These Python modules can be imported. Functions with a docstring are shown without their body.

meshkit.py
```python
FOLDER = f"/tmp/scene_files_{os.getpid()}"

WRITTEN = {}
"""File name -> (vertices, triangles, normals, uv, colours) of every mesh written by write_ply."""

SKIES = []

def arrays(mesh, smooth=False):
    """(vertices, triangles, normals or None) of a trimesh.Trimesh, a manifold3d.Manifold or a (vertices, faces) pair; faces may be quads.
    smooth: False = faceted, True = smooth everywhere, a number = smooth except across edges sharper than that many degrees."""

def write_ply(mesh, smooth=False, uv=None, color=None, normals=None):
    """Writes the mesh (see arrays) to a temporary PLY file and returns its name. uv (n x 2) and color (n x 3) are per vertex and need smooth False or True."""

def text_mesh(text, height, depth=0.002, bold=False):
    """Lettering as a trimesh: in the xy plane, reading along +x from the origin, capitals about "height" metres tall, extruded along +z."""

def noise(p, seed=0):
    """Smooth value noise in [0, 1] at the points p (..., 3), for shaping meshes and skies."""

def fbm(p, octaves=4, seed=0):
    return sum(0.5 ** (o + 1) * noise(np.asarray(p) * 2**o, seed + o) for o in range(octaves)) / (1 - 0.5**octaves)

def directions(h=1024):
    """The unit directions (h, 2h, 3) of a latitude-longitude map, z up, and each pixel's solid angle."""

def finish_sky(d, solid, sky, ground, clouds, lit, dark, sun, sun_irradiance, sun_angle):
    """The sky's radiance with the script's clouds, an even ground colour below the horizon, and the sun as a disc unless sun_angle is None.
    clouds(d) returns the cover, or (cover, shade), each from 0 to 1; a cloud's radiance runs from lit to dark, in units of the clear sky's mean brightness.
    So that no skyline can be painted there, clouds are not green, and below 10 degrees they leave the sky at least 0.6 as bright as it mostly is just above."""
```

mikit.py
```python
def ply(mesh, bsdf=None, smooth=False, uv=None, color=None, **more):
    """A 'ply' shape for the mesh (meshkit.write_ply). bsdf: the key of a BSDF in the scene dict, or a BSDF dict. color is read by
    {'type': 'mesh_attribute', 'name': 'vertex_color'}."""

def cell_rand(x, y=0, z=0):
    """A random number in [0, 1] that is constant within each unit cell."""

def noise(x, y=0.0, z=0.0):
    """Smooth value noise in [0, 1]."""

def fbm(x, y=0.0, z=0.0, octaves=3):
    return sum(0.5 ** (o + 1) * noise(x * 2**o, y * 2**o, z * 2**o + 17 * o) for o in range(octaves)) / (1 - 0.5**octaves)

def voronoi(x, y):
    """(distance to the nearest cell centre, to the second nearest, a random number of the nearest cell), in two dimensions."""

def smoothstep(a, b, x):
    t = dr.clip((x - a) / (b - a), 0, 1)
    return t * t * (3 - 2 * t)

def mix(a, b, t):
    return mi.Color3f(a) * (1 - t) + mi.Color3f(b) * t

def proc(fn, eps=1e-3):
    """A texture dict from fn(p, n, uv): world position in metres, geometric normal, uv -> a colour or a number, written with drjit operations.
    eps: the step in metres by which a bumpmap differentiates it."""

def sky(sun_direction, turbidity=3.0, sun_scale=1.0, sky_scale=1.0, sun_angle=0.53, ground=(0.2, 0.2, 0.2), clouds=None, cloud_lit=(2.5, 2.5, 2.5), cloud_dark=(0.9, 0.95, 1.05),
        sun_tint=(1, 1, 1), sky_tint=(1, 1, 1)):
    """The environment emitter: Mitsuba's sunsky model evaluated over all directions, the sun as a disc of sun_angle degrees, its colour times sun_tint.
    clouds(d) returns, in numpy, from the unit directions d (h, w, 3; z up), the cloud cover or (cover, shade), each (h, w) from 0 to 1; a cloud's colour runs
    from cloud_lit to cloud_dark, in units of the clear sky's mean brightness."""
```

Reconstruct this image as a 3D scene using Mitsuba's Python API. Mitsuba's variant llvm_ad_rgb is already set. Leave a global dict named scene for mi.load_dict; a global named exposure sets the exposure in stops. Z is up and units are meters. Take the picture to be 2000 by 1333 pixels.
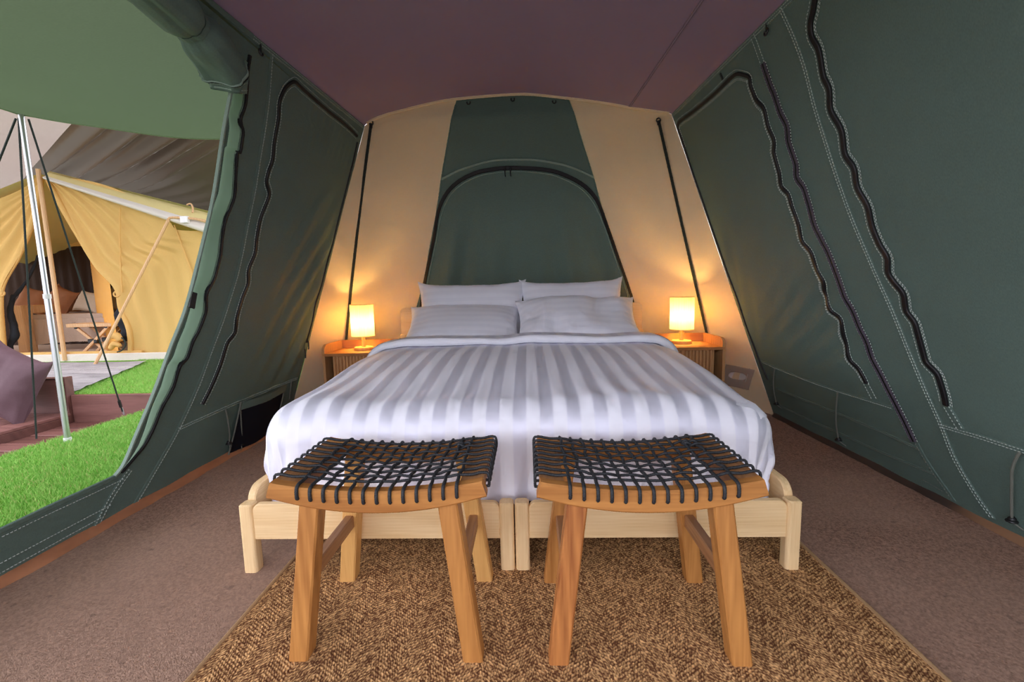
import math, random
import numpy as np, trimesh
import drjit as dr
import mitsuba as mi
import mikit, meshkit
from mikit import noise, fbm, cell_rand, smoothstep, mix, proc
T = mi.ScalarTransform4f
rng = np.random.default_rng(7); random.seed(7)
scene, labels = {}, {}

# ---------------------------------------------------------------- camera, sky, exposure
FPX, CH, PITCH, YAW, ROLL = 875.2, 0.919, 0.1153, 0.0367, -0.0246
_f = np.array([-math.sin(YAW)*math.cos(PITCH), math.cos(YAW)*math.cos(PITCH), -math.sin(PITCH)])
_r = np.array([math.cos(YAW), math.sin(YAW), 0.0]); _u = np.cross(_r, _f)
_up = -math.sin(ROLL)*_r + math.cos(ROLL)*_u
_o = np.array([0, 0, CH])
scene['camera'] = {'type': 'perspective', 'fov_axis': 'x', 'fov': math.degrees(2*math.atan(1000/FPX)), 'near_clip': 0.02, 'far_clip': 500.0,
                   'to_world': T().look_at(origin=_o.tolist(), target=(_o+_f).tolist(), up=_up.tolist())}
def overcast(d):
    n = meshkit.fbm((d*3.0).reshape(-1, 3)).reshape(d.shape[:2])
    return np.full(d.shape[:2], 0.97), np.clip(0.35+0.25*n, 0, 1)
scene['sky'] = mikit.sky([-0.5, -0.45, 0.75], turbidity=4.0, sun_scale=0.0, clouds=overcast, cloud_lit=(1.46, 1.45, 1.62), cloud_dark=(0.9, 0.90, 1.05), ground=(0.17, 0.18, 0.15))
exposure = 4.7

# ---------------------------------------------------------------- helpers
def lin(r, g, b):
    return [((c/255)/12.92 if c/255 <= 0.04045 else ((c/255+0.055)/1.055)**2.4) for c in (r, g, b)]
def rgb(c): return {'type': 'rgb', 'value': list(map(float, c))}
def add(key, mesh, bsdf, smooth=30, label=None, cat=None, group=None, kind=None, **kw):
    base, n = key, 1
    while key in scene:
        key = '%s_%03d' % (base, n); n += 1
    scene[key] = mikit.ply(mesh, bsdf, smooth=smooth, **kw)
    tag(key, label, cat, group, kind)
    return key
def tag(key, label=None, cat=None, group=None, kind=None):
    d = {k: v for k, v in (('label', label), ('category', cat), ('group', group), ('kind', kind)) if v}
    if d: labels[key] = d
    return key
def grid(P, closed_u=False, thick=0.0):
    """quads from an (n, m, 3) array"""
    n, m = P.shape[:2]
    i = np.arange(n*m).reshape(n, m)
    if closed_u: i = np.vstack([i, i[:1]])
    q = np.stack([i[:-1, :-1], i[1:, :-1], i[1:, 1:], i[:-1, 1:]], -1).reshape(-1, 4)
    f = np.vstack([q[:, [0, 1, 2]], q[:, [0, 2, 3]]])
    return trimesh.Trimesh(P.reshape(-1, 3), f, process=False)
def loft(S, caps=True):
    """closed loops S (n sections, k points, 3)"""
    S = np.asarray(S, float); n, k = S.shape[:2]
    i = np.arange(n*k).reshape(n, k); j = np.roll(i, -1, 1)
    f = [np.stack([i[:-1], j[:-1], j[1:]], -1).reshape(-1, 3), np.stack([i[:-1], j[1:], i[1:]], -1).reshape(-1, 3)]
    V = [S.reshape(-1, 3)]
    if caps:
        V.append(np.array([S[0].mean(0), S[-1].mean(0)]))
        a = n*k
        f.append(np.stack([j[0], i[0], np.full(k, a)], -1)); f.append(np.stack([i[-1], j[-1], np.full(k, a+1)], -1))
    m = trimesh.Trimesh(np.vstack(V), np.vstack(f), process=False)
    if m.volume < 0: m.invert()
    return m
def resample(P, step):
    P = np.asarray(P, float)
    L = np.r_[0, np.cumsum(np.linalg.norm(np.diff(P, axis=0), axis=1))]
    keep = np.r_[True, np.diff(L) > 1e-9]; P, L = P[keep], L[keep]
    n = max(2, int(math.ceil(L[-1]/step))+1)
    s = np.linspace(0, L[-1], n)
    if len(P) > 2:
        from scipy.interpolate import PchipInterpolator
        return np.stack([PchipInterpolator(L, P[:, k])(s) for k in range(P.shape[1])], -1)
    return np.stack([np.interp(s, L, P[:, k]) for k in range(P.shape[1])], -1)
def frames(P, up=(0, 0, 1)):
    t = np.gradient(P, axis=0); t /= np.linalg.norm(t, axis=1, keepdims=True)+1e-12
    a = np.array(up, float)
    if abs(t[0] @ a) > 0.9: a = np.array([1.0, 0.1, 0])
    N = []
    for k in range(len(P)):
        a = a - t[k]*(a @ t[k]); a = a/np.linalg.norm(a); N.append(a.copy())
    N = np.array(N); return t, N, np.cross(t, N)
def tube(P, r, seg=8, step=None, squash=1.0):
    P = np.asarray(P, float)
    if step: P = resample(P, step)
    t, N, B = frames(P)
    r = np.broadcast_to(np.asarray(r, float), (len(P),))
    a = np.arange(seg)*2*math.pi/seg
    S = P[:, None] + r[:, None, None]*(np.cos(a)[None, :, None]*N[:, None]*squash + np.sin(a)[None, :, None]*B[:, None])
    return loft(S)
def cbox(x0, x1, y0, y1, z0, z1, c=0.003):
    """box with chamfered edges"""
    c = min(c, 0.45*min(x1-x0, y1-y0, z1-z0)); pts = []
    for X, sx in ((x0, 1), (x1, -1)):
        for Y, sy in ((y0, 1), (y1, -1)):
            for Z, sz in ((z0, 1), (z1, -1)):
                pts += [(X+sx*c, Y+sy*c, Z), (X+sx*c, Y, Z+sz*c), (X, Y+sy*c, Z+sz*c)]
    return trimesh.convex.convex_hull(np.array(pts))
def bar(a, b, w, h, c=0.003, up=(0, 0, 1), cut=None):
    """a chamfered bar from a to b: w across, h along up; cut: z planes that end it level"""
    a, b = np.array(a, float), np.array(b, float)
    t = (b-a)/np.linalg.norm(b-a); u = np.array(up, float); u -= t*(u @ t); u /= np.linalg.norm(u); s = np.cross(t, u)
    k = [(w/2-c, h/2), (-w/2+c, h/2), (-w/2, h/2-c), (-w/2, -h/2+c), (-w/2+c, -h/2), (w/2-c, -h/2), (w/2, -h/2+c), (w/2, h/2-c)]
    S = np.array([[p + s*x + u*y for x, y in k] for p in (a, b)])
    if cut is not None:
        for e, z in enumerate(cut):
            if z is not None: S[e] += t*((z-S[e][:, 2])/t[2])[:, None]
    return loft(S)
def lathe(prof, seg=40, at=(0, 0, 0)):
    prof = np.array(prof, float); a = np.arange(seg)*2*math.pi/seg
    P = np.stack([prof[:, None, 0]*np.cos(a), prof[:, None, 0]*np.sin(a), np.repeat(prof[:, 1:2], seg, 1)], -1) + np.array(at)
    return loft(P)
def cat(ms): return trimesh.util.concatenate(ms)
def sm(a, b, x):
    t = np.clip((x-a)/(b-a), 0, 1); return t*t*(3-2*t)
def nz(P, f, s=0.0):
    P = np.asarray(P, float); return meshkit.noise((P*f+s).reshape(-1, P.shape[-1])).reshape(P.shape[:-1])

# ---------------------------------------------------------------- materials
def two(b): return {'type': 'twosided', 'b': b}
def diffuse(c): return two({'type': 'diffuse', 'reflectance': c if isinstance(c, dict) else rgb(c)})
def prin(c, rough=0.6, spec=0.3, **k):
    return two({'type': 'principled', 'base_color': c if isinstance(c, dict) else rgb(c), 'roughness': rough, 'specular': spec, **k})
def weave(c, amp=0.10, f=420.0):
    c0 = [x*(1-amp) for x in c]; c1 = [x*(1+amp) for x in c]
    def fn(p, n, uv):
        w = noise(p.x*f*.5, p.y*f, p.z*f*.45)*0.55 + fbm(p.x*2.3, p.y*2.3, p.z*2.3)*0.45
        return mix(c0, c1, w)
    return proc(fn)
GREEN = (0.110, 0.166, 0.140)
scene['canvas_green'] = prin(weave(GREEN, 0.16), 0.75, 0.25, sheen=0.2)
scene['canvas_green_light'] = {'type': 'principledthin', 'base_color': rgb((0.30, 0.39, 0.33)), 'roughness': 0.7, 'diff_trans': 0.35, 'spec_trans': 0.0, 'eta': 1.3}
scene['awning_green'] = {'type': 'principledthin', 'base_color': weave((0.112, 0.150, 0.085), 0.10), 'roughness': 0.7, 'diff_trans': 0.55, 'spec_trans': 0.0, 'eta': 1.3}
scene['canvas_cream'] = prin(weave((0.78, 0.62, 0.40), 0.05), 0.8, 0.2)
scene['ceiling_cloth'] = prin(weave((0.275, 0.207, 0.280), 0.06), 0.85, 0.15)
scene['thread'] = diffuse((0.50, 0.56, 0.52))
scene['thread_dim'] = diffuse((0.16, 0.14, 0.15))
scene['zip_black'] = prin((0.010, 0.010, 0.011), 0.5, 0.4)
scene['zip_purple'] = prin((0.10, 0.085, 0.11), 0.5, 0.4)
scene['strap_dark'] = prin((0.028, 0.035, 0.03), 0.7, 0.2)
scene['mesh_black'] = prin((0.009, 0.010, 0.016), 0.8, 0.2)
scene['cord_grey'] = prin((0.16, 0.17, 0.14), 0.8, 0.2)
scene['tape_grey'] = prin((0.42, 0.335, 0.265), 0.7, 0.2)
scene['plastic_white'] = prin((0.75, 0.74, 0.72), 0.35, 0.5)
scene['plastic_black'] = prin((0.012, 0.012, 0.012), 0.4, 0.5)
scene['metal'] = prin((0.62, 0.62, 0.64), 0.32, 0.5, metallic=0.9)

def carpet(p, n, uv):
    a = noise(p.x*170, p.y*170)*0.55 + noise(p.x*420, p.y*420)*0.45
    b = fbm(p.x*1.7, p.y*1.7, 3.0, octaves=4)
    c = mix([0.165, 0.094, 0.066], [0.36, 0.222, 0.158], (a-.5)*1.5 + .5*.55 + b*0.45)
    st = smoothstep(0.78, 0.84, fbm(p.x*24+5, p.y*24, 1.0, octaves=4))
    dust = smoothstep(0.45, 0.62, fbm(p.x*1.1+9, p.y*1.1+4, 5.0))*0.35
    return mix(mix(c, mi.Color3f([0.40, 0.265, 0.192]), dust), mi.Color3f([0.11, 0.07, 0.055]), st*0.45)
scene['carpet'] = {'type': 'bumpmap', 'arbitrary': proc(lambda p, n, uv: noise(p.x*500, p.y*500)*0.0035, eps=6e-4), 'bsdf': prin(proc(carpet), 0.95, 0.1)}
scene['mud'] = prin(proc(lambda p, n, uv: mix([0.20, 0.075, 0.035], [0.58, 0.26, 0.13], fbm(p.x*9, p.y*5, p.z*9, octaves=4))), 0.7, 0.3)

# woven sisal: chevrons of short bulging yarns
def sisal_cell(p):
    W = 0.066
    k = dr.floor(p.x/W); fx = p.x/W - k
    sgn = dr.select(dr.abs(k - 2*dr.floor(k/2)) < 0.5, 1.0, -1.0)
    v = p.y/0.0105 + sgn*(fx-0.5)*4.2
    u = p.x/0.0082 + 1.1*noise(p.x*70, p.y*70)
    return u, v, k
def sisal_h(p, n, uv):
    u, v, k = sisal_cell(p)
    r = u + 0.5*dr.floor(v)
    a = r - dr.floor(r) - 0.5; b = v - dr.floor(v) - 0.5
    return dr.maximum(0.0, 1 - 3.2*a*a - 3.6*b*b)*0.0042 + noise(p.x*700, p.y*700)*0.0012
def sisal_c(p, n, uv):
    u, v, k = sisal_cell(p)
    r = u + 0.5*dr.floor(v)
    a = r - dr.floor(r) - 0.5; b = v - dr.floor(v) - 0.5
    hgt = dr.maximum(0.0, 1 - 3.0*a*a - 3.4*b*b)
    t = cell_rand(dr.floor(r), dr.floor(v), k)
    c = mix([0.125, 0.048, 0.019], [0.80, 0.46, 0.195], dr.clip(0.06 + 0.50*t + 0.55*(hgt-0.45) + 0.75*(noise(p.x*230, p.y*230)-0.5), 0, 1))
    return c*(0.82 + 0.36*fbm(p.x*4, p.y*4, 2.0))
scene['sisal'] = {'type': 'bumpmap', 'arbitrary': proc(sisal_h, eps=5e-4), 'bsdf': prin(proc(sisal_c), 0.8, 0.2)}
scene['sisal_edge'] = prin((0.36, 0.22, 0.11), 0.8, 0.2)

def wood(c0, c1, axis, f=26.0, knots=0.0, off=0.0):
    def fn(p, n, uv):
        q = [p.x, p.y, p.z]
        L = q[axis]; A, B = [q[i] for i in range(3) if i != axis]
        w = fbm(A*3+off, B*3, L*0.9, octaves=2)
        ring = A*f + B*f*0.7 + L*0.8 + w*2.2 + off
        g = 0.5+0.5*dr.sin(ring*6.283)
        fine = noise(A*260, B*260, L*9+off)
        t = dr.clip(0.34*g*noise(A*14, B*14, L*2.0+off)*1.6 + 0.50*fine + 0.18*fbm(A*5, B*5, L*2+off), 0, 1)
        return mix(c0, c1, t)
    return proc(fn)
PINE0, PINE1 = (0.84, 0.62, 0.34), (0.66, 0.43, 0.19)
scene['pine_x'] = prin(wood(PINE0, PINE1, 0, 16), 0.5, 0.35)
scene['pine_y'] = prin(wood(PINE0, PINE1, 1, 16), 0.5, 0.35)
scene['pine_z'] = prin(wood(PINE0, PINE1, 2, 22), 0.5, 0.35)
AC0, AC1 = (0.50, 0.225, 0.060), (0.29, 0.108, 0.024)
scene['acacia_x'] = prin(wood(AC0, AC1, 0, 22, off=1.0), 0.45, 0.4)
scene['acacia_y'] = prin(wood((0.40, 0.20, 0.085), (0.22, 0.09, 0.035), 1, 22, off=2.0), 0.5, 0.35)
scene['acacia_z'] = prin(wood(AC0, AC1, 2, 30, off=3.0), 0.45, 0.4)
scene['acacia_red'] = prin(wood((0.50, 0.20, 0.055), (0.21, 0.06, 0.015), 2, 34, off=5.0), 0.45, 0.4)
scene['acacia_light'] = prin(wood((0.66, 0.37, 0.12), (0.50, 0.24, 0.065), 2, 24, off=7.0), 0.45, 0.4)
scene['oak'] = prin(wood((0.50, 0.22, 0.075), (0.38, 0.145, 0.045), 0, 30, off=2.0), 0.5, 0.35)
scene['oak_z'] = prin(wood((0.62, 0.33, 0.14), (0.44, 0.21, 0.08), 2, 40, off=4.0), 0.5, 0.35)
scene['lamp_wood'] = prin(wood((0.72, 0.45, 0.16), (0.55, 0.31, 0.10), 2, 30, off=6.0), 0.45, 0.4)
scene['rope'] = prin(proc(lambda p, n, uv: mix([0.006, 0.007, 0.008], [0.036, 0.039, 0.043], noise(p.x*500, p.y*500, p.z*500))), 0.6, 0.35)
scene['linen_white'] = prin(proc(lambda p, n, uv: mix([0.74, 0.74, 0.79], [0.82, 0.82, 0.865], fbm(p.x*6, p.y*6, p.z*6))), 0.7, 0.2, sheen=0.3)
def stripe_of(s): return smoothstep(-0.25, 0.25, dr.sin(s*(2*math.pi/0.090)))
# satin stripes: the satin float is glossier than the matt ground between
scene['satin'] = two({'type': 'principled', 'base_color': proc(lambda p, n, uv: mix([0.80, 0.80, 0.85], [0.745, 0.745, 0.835], stripe_of(uv.x))), 'roughness': 0.58, 'specular': 0.25,
                      'metallic': proc(lambda p, n, uv: 0.45*stripe_of(uv.x))})
scene['pillow_linen'] = two({'type': 'principled', 'base_color': proc(lambda p, n, uv: mix([0.77, 0.77, 0.82], [0.735, 0.735, 0.79], smoothstep(-0.4, 0.4, dr.sin(uv.y*(2*math.pi/0.055))))), 'roughness': 0.5, 'specular': 0.3, 'sheen': 0.3})
scene['shade_linen'] = {'type': 'principledthin', 'base_color': proc(lambda p, n, uv: mix([0.56, 0.45, 0.29], [0.66, 0.55, 0.37], noise(uv.x*160, p.z*9))), 'roughness': 0.8, 'diff_trans': 1.1, 'spec_trans': 0.0, 'eta': 1.3}
# outside
scene['grass'] = {'type': 'principledthin', 'base_color': {'type': 'mesh_attribute', 'name': 'vertex_color'}, 'roughness': 0.5, 'diff_trans': 0.6, 'spec_trans': 0.0, 'eta': 1.35}
scene['turf_back'] = diffuse(proc(lambda p, n, uv: mix([0.10, 0.26, 0.025], [0.20, 0.40, 0.06], fbm(p.x*30, p.y*30))))
scene['deck_x'] = prin(wood((0.235, 0.105, 0.085), (0.13, 0.052, 0.042), 0, 14, off=3.0), 0.45, 0.4)
scene['deck_dark'] = prin(wood((0.15, 0.06, 0.045), (0.08, 0.03, 0.025), 0, 14, off=8.0), 0.5, 0.4)
scene['beige_canvas'] = {'type': 'principledthin', 'base_color': weave((0.80, 0.53, 0.19), 0.06), 'roughness': 0.7, 'diff_trans': 0.6, 'spec_trans': 0.0, 'eta': 1.3}
scene['beige_roof'] = prin(weave((0.60, 0.51, 0.22), 0.05), 0.6, 0.3)
scene['beige_roof_edge'] = prin(weave((0.62, 0.58, 0.50), 0.05), 0.6, 0.3)
scene['skirt_white'] = prin(weave((0.68, 0.60, 0.52), 0.12), 0.7, 0.2)
scene['tarp_brown'] = {'type': 'blendbsdf', 'weight': 0.9, 'a': {'type': 'principledthin', 'base_color': rgb((0.40, 0.31, 0.25)), 'roughness': 0.4, 'diff_trans': 0.45, 'spec_trans': 0.0, 'eta': 1.5}, 'b': prin(weave((0.15, 0.100, 0.072), 0.06), 0.34, 1.0, metallic=0.55)}
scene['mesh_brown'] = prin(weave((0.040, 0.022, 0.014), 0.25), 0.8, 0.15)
scene['amber_canvas'] = prin((0.62, 0.31, 0.06), 0.7, 0.2)
scene['sofa_cloth'] = prin(weave((0.42, 0.31, 0.23), 0.1), 0.85, 0.2)
scene['cushion_rust'] = prin(weave((0.31, 0.135, 0.065), 0.1), 0.8, 0.2)
scene['cushion_sand'] = prin(weave((0.50, 0.41, 0.31), 0.12), 0.8, 0.2)
scene['cushion_maroon'] = prin(weave((0.105, 0.058, 0.066), 0.12), 0.7, 0.3)
scene['mat_grey'] = prin(proc(lambda p, n, uv: mix([0.13, 0.12, 0.125], [0.46, 0.43, 0.42], fbm(p.x*5, p.y*26, 1.0, octaves=4))), 0.9, 0.1)
scene['net_dark'] = prin((0.018, 0.019, 0.022), 0.8, 0.2)
scene['bamboo'] = prin(wood((0.70, 0.45, 0.23), (0.52, 0.30, 0.14), 2, 30, off=4.0), 0.5, 0.4)

# ---------------------------------------------------------------- the tent shell
def eave(y): return 1.96 + 0.05*(np.asarray(y, float)-1.8)
def wrinkle(side, y, z):
    """inward bulge of a side wall in metres: slack panels and pulled folds"""
    y, z = np.asarray(y, float), np.asarray(z, float)
    Q = np.stack([y, z*0+0.3*side, z], -1)
    d = (nz(Q, 2.2, 3.1)-0.5)*0.022 + (nz(Q, 6.5, 9.7)-0.5)*0.006
    if side < 0:
        a = (y-3.15)*0.86 - (z-1.5)*0.5
        m = sm(2.25, 2.95, y)*sm(1.75, 1.0, z)*sm(3.12, 3.02, y)*sm(0.25, 0.55, z)
        d = d + 0.012*m*np.sin(a*40+2.0*nz(Q, 3.0, 1.0))
        m2 = sm(1.60, 1.86, z)*sm(1.93, 1.90, z)*sm(2.3, 2.45, y)*sm(3.1, 3.0, y)
        d = d + 0.004*m2*np.sin(y*95+3*nz(Q, 4.0, 5.0))
    else:
        a = (z-0.45) + 0.55*(y-2.1)
        m = sm(2.9, 2.5, y)*sm(2.02, 2.2, y)*sm(1.15, 0.75, z)*sm(0.42, 0.55, z)
        d = d + 0.007*m*np.sin(a*52+2.5*nz(Q, 3.0, 1.0))
        m2 = sm(2.6, 3.0, y)*sm(3.1, 3.02, y)*sm(1.5, 1.0, z)*sm(0.4, 0.6, z)
        d = d + 0.006*m2*np.sin(((y-3.1)*0.8+(z-1.2)*0.35)*46)
    return d*sm(0.0, 0.12, z)*sm(0.0, 0.1, 3.1-y)*sm(0.0, 0.12, eave(y)-z)
SL = {-1: (-1.75, 0.34), 1: (1.70, -0.365)}
def wall_n(side):
    b = SL[side][1]; n = np.array([1, 0, -b]) if side < 0 else np.array([-1, 0, b]); return n/np.linalg.norm(n)
def on_wall(side, y, z, off=0.0):
    y, z = np.broadcast_arrays(np.asarray(y, float), np.asarray(z, float))
    a, b = SL[side]
    P = np.stack([a+b*z, y, z], -1)
    return P + wall_n(side)*(wrinkle(side, y, z)+off)[..., None]
def yz(side, pts, step=0.012):
    return resample(np.array(pts, float), step)
def wall_strip(side, pts, w, off, base=-0.004, step=0.012, lat=0.0, smooth_sides=True):
    """a band w wide lying on a side wall, off metres proud; lat shifts it sideways"""
    Q = yz(side, pts, step); t = np.gradient(Q, axis=0); t /= np.linalg.norm(t, axis=1, keepdims=True)
    nn = np.stack([-t[:, 1], t[:, 0]], -1)
    w = np.broadcast_to(np.asarray(w, float), (len(Q),))[:, None]
    prof = [(-0.5, base), (-0.5, off*0.55), (-0.38, off), (0.38, off), (0.5, off*0.55), (0.5, base)]
    S = []
    for k, o in prof:
        q = Q + nn*(w*k+lat); S.append(on_wall(side, q[:, 0], q[:, 1], o))
    return loft(np.stack(S, 1))
def wall_dashes(side, lines, off=0.003, w=0.0022, dash=0.0085, gap=0.0035):
    """sewn stitches: one small raised pad each; lines: list of (points, sideways shift)"""
    V, F = [], []; k = 0
    for pts, lat in lines:
        Q = yz(side, pts, 0.004); t = np.gradient(Q, axis=0); t /= np.linalg.norm(t, axis=1, keepdims=True)
        Q = Q + np.stack([-t[:, 1], t[:, 0]], -1)*lat
        L = np.r_[0, np.cumsum(np.linalg.norm(np.diff(Q, axis=0), axis=1))]
        s0 = np.arange(0, L[-1]-dash, dash+gap)
        A = np.stack([np.interp(s0, L, Q[:, i]) for i in (0, 1)], -1); B = np.stack([np.interp(s0+dash, L, Q[:, i]) for i in (0, 1)], -1)
        d = B-A; d /= np.linalg.norm(d, axis=1, keepdims=True)+1e-12; nn = np.stack([-d[:, 1], d[:, 0]], -1)*w/2
        for a, b, n_ in zip(A, B, nn):
            pq = np.array([a-n_, b-n_, b+n_, a+n_]); m = (a+b)/2
            V += [*on_wall(side, pq[:, 0], pq[:, 1], off-0.002), on_wall(side, m[0], m[1], off+0.001)]
            F += [(k, k+1, k+4), (k+1, k+2, k+4), (k+2, k+3, k+4), (k+3, k, k+4)]; k += 5
    return trimesh.Trimesh(np.array(V), np.array(F), process=False)

# traced by measurement on the walls: (distance from the camera's foot along the tent, height)
R_ZIP_WIN = [(3.202,1.805),(3.229,1.884),(3.138,1.925),(3.038,1.948),(2.769,1.926),(2.486,1.910),(2.354,1.908),(2.286,1.902),(2.218,1.869),(2.187,1.841),(2.199,1.813),(2.195,1.757),(2.158,1.689),(2.165,1.625),(2.153,1.560),(2.179,1.507),(2.179,1.431),(2.196,1.369),(2.164,1.317),(2.168,1.276),(2.164,1.193),(2.179,1.114),(2.142,1.046),(2.149,0.981),(2.127,0.923),(2.149,0.866),(2.138,0.783),(2.094,0.737),(2.110,0.636),(2.106,0.554),(2.063,0.512),(2.048,0.457)]
R_ZIP_WIN = [(min(y, 3.07), z) for y, z in R_ZIP_WIN]
R_ZIP_CORNER = [(3.07,1.80),(3.075,1.614),(3.07,1.459),(3.07,1.18),(3.065,0.917),(3.06,0.736),(3.045,0.497),(3.005,0.276)]
R_ZIP_THICK = [(2.068,1.850),(2.069,1.769),(2.062,1.722),(2.057,1.650),(2.039,1.581),(2.058,1.517),(2.054,1.432),(2.073,1.378),(2.048,1.320),(2.050,1.255),(2.060,1.171),(2.047,1.100),(2.033,1.045),(2.025,0.952),(2.022,0.859),(1.997,0.783),(1.989,0.713),(1.973,0.653),(1.968,0.592),(1.945,0.526),(1.927,0.460),(1.902,0.366),(1.876,0.266),(1.871,0.245)]
R_HEM_THICK = [(2.078,1.964),(2.072,1.914),(2.070,1.845)]
R_SEAM_C = [(1.873,1.955),(1.849,1.729),(1.853,1.584),(1.849,1.370),(1.842,1.208),(1.818,0.986),(1.785,0.780),(1.762,0.637),(1.716,0.362),(1.703,0.263),(1.660,0.137),(1.607,0.041)]
R_ZIP_DOOR = [(1.650,1.925),(1.706,1.885),(1.726,1.865),(1.761,1.833),(1.771,1.799),(1.759,1.747),(1.770,1.660),(1.760,1.615),(1.780,1.549),(1.761,1.467),(1.776,1.389),(1.753,1.328),(1.764,1.268),(1.745,1.187),(1.754,1.118),(1.747,1.054),(1.730,1.001),(1.748,0.943),(1.736,0.909),(1.713,0.863),(1.723,0.804),(1.699,0.752),(1.699,0.686),(1.699,0.619),(1.662,0.566),(1.659,0.507),(1.665,0.456)]
R_HEM_DOOR = [(1.663,0.452),(1.632,0.372)]
R_SEAM_E = [(1.719,0.360),(1.626,0.366),(1.563,0.369),(1.429,0.369),(1.2,0.369),(0.6,0.37)]
R_SEAM_F = [(3.008,0.397),(2.6,0.375),(2.265,0.366),(2.027,0.369),(1.942,0.369)]
R_SEAM_G = [(3.0,0.232),(2.316,0.230),(1.853,0.216)]
R_SEAM_H = [(3.05,0.107),(2.318,0.103),(1.809,0.124)]
R_HEM_DIAG = [(1.861,0.242),(1.814,0.128),(1.788,0.087),(1.761,0.035)]
L_EDGE = [(1.842,1.760),(1.846,1.670),(1.858,1.505),(1.871,1.329),(1.873,1.141),(1.864,1.012),(1.855,0.868),(1.824,0.712),(1.790,0.503),(1.743,0.319),(1.709,0.234),(1.680,0.207)]
L_WAVE = [(1.894,1.888),(1.898,1.835),(1.917,1.777),(1.930,1.711),(1.922,1.656),(1.956,1.609),(1.963,1.535),(1.948,1.528),(1.963,1.454),(1.989,1.352),(1.966,1.238),(1.972,1.173),(1.985,1.099),(1.982,1.008),(1.952,0.932),(1.971,0.855),(1.958,0.779),(1.936,0.712),(1.929,0.651),(1.896,0.614),(1.887,0.530),(1.849,0.437),(1.829,0.357),(1.797,0.292),(1.756,0.255),(1.70,0.212)]
L_SEAM1 = [(2.030,1.958),(2.082,1.770),(2.110,1.56),(2.138,1.302),(2.144,1.046),(2.112,0.815),(2.081,0.636),(2.033,0.424),(1.986,0.298),(1.887,0.134),(1.807,0.011)]
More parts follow.
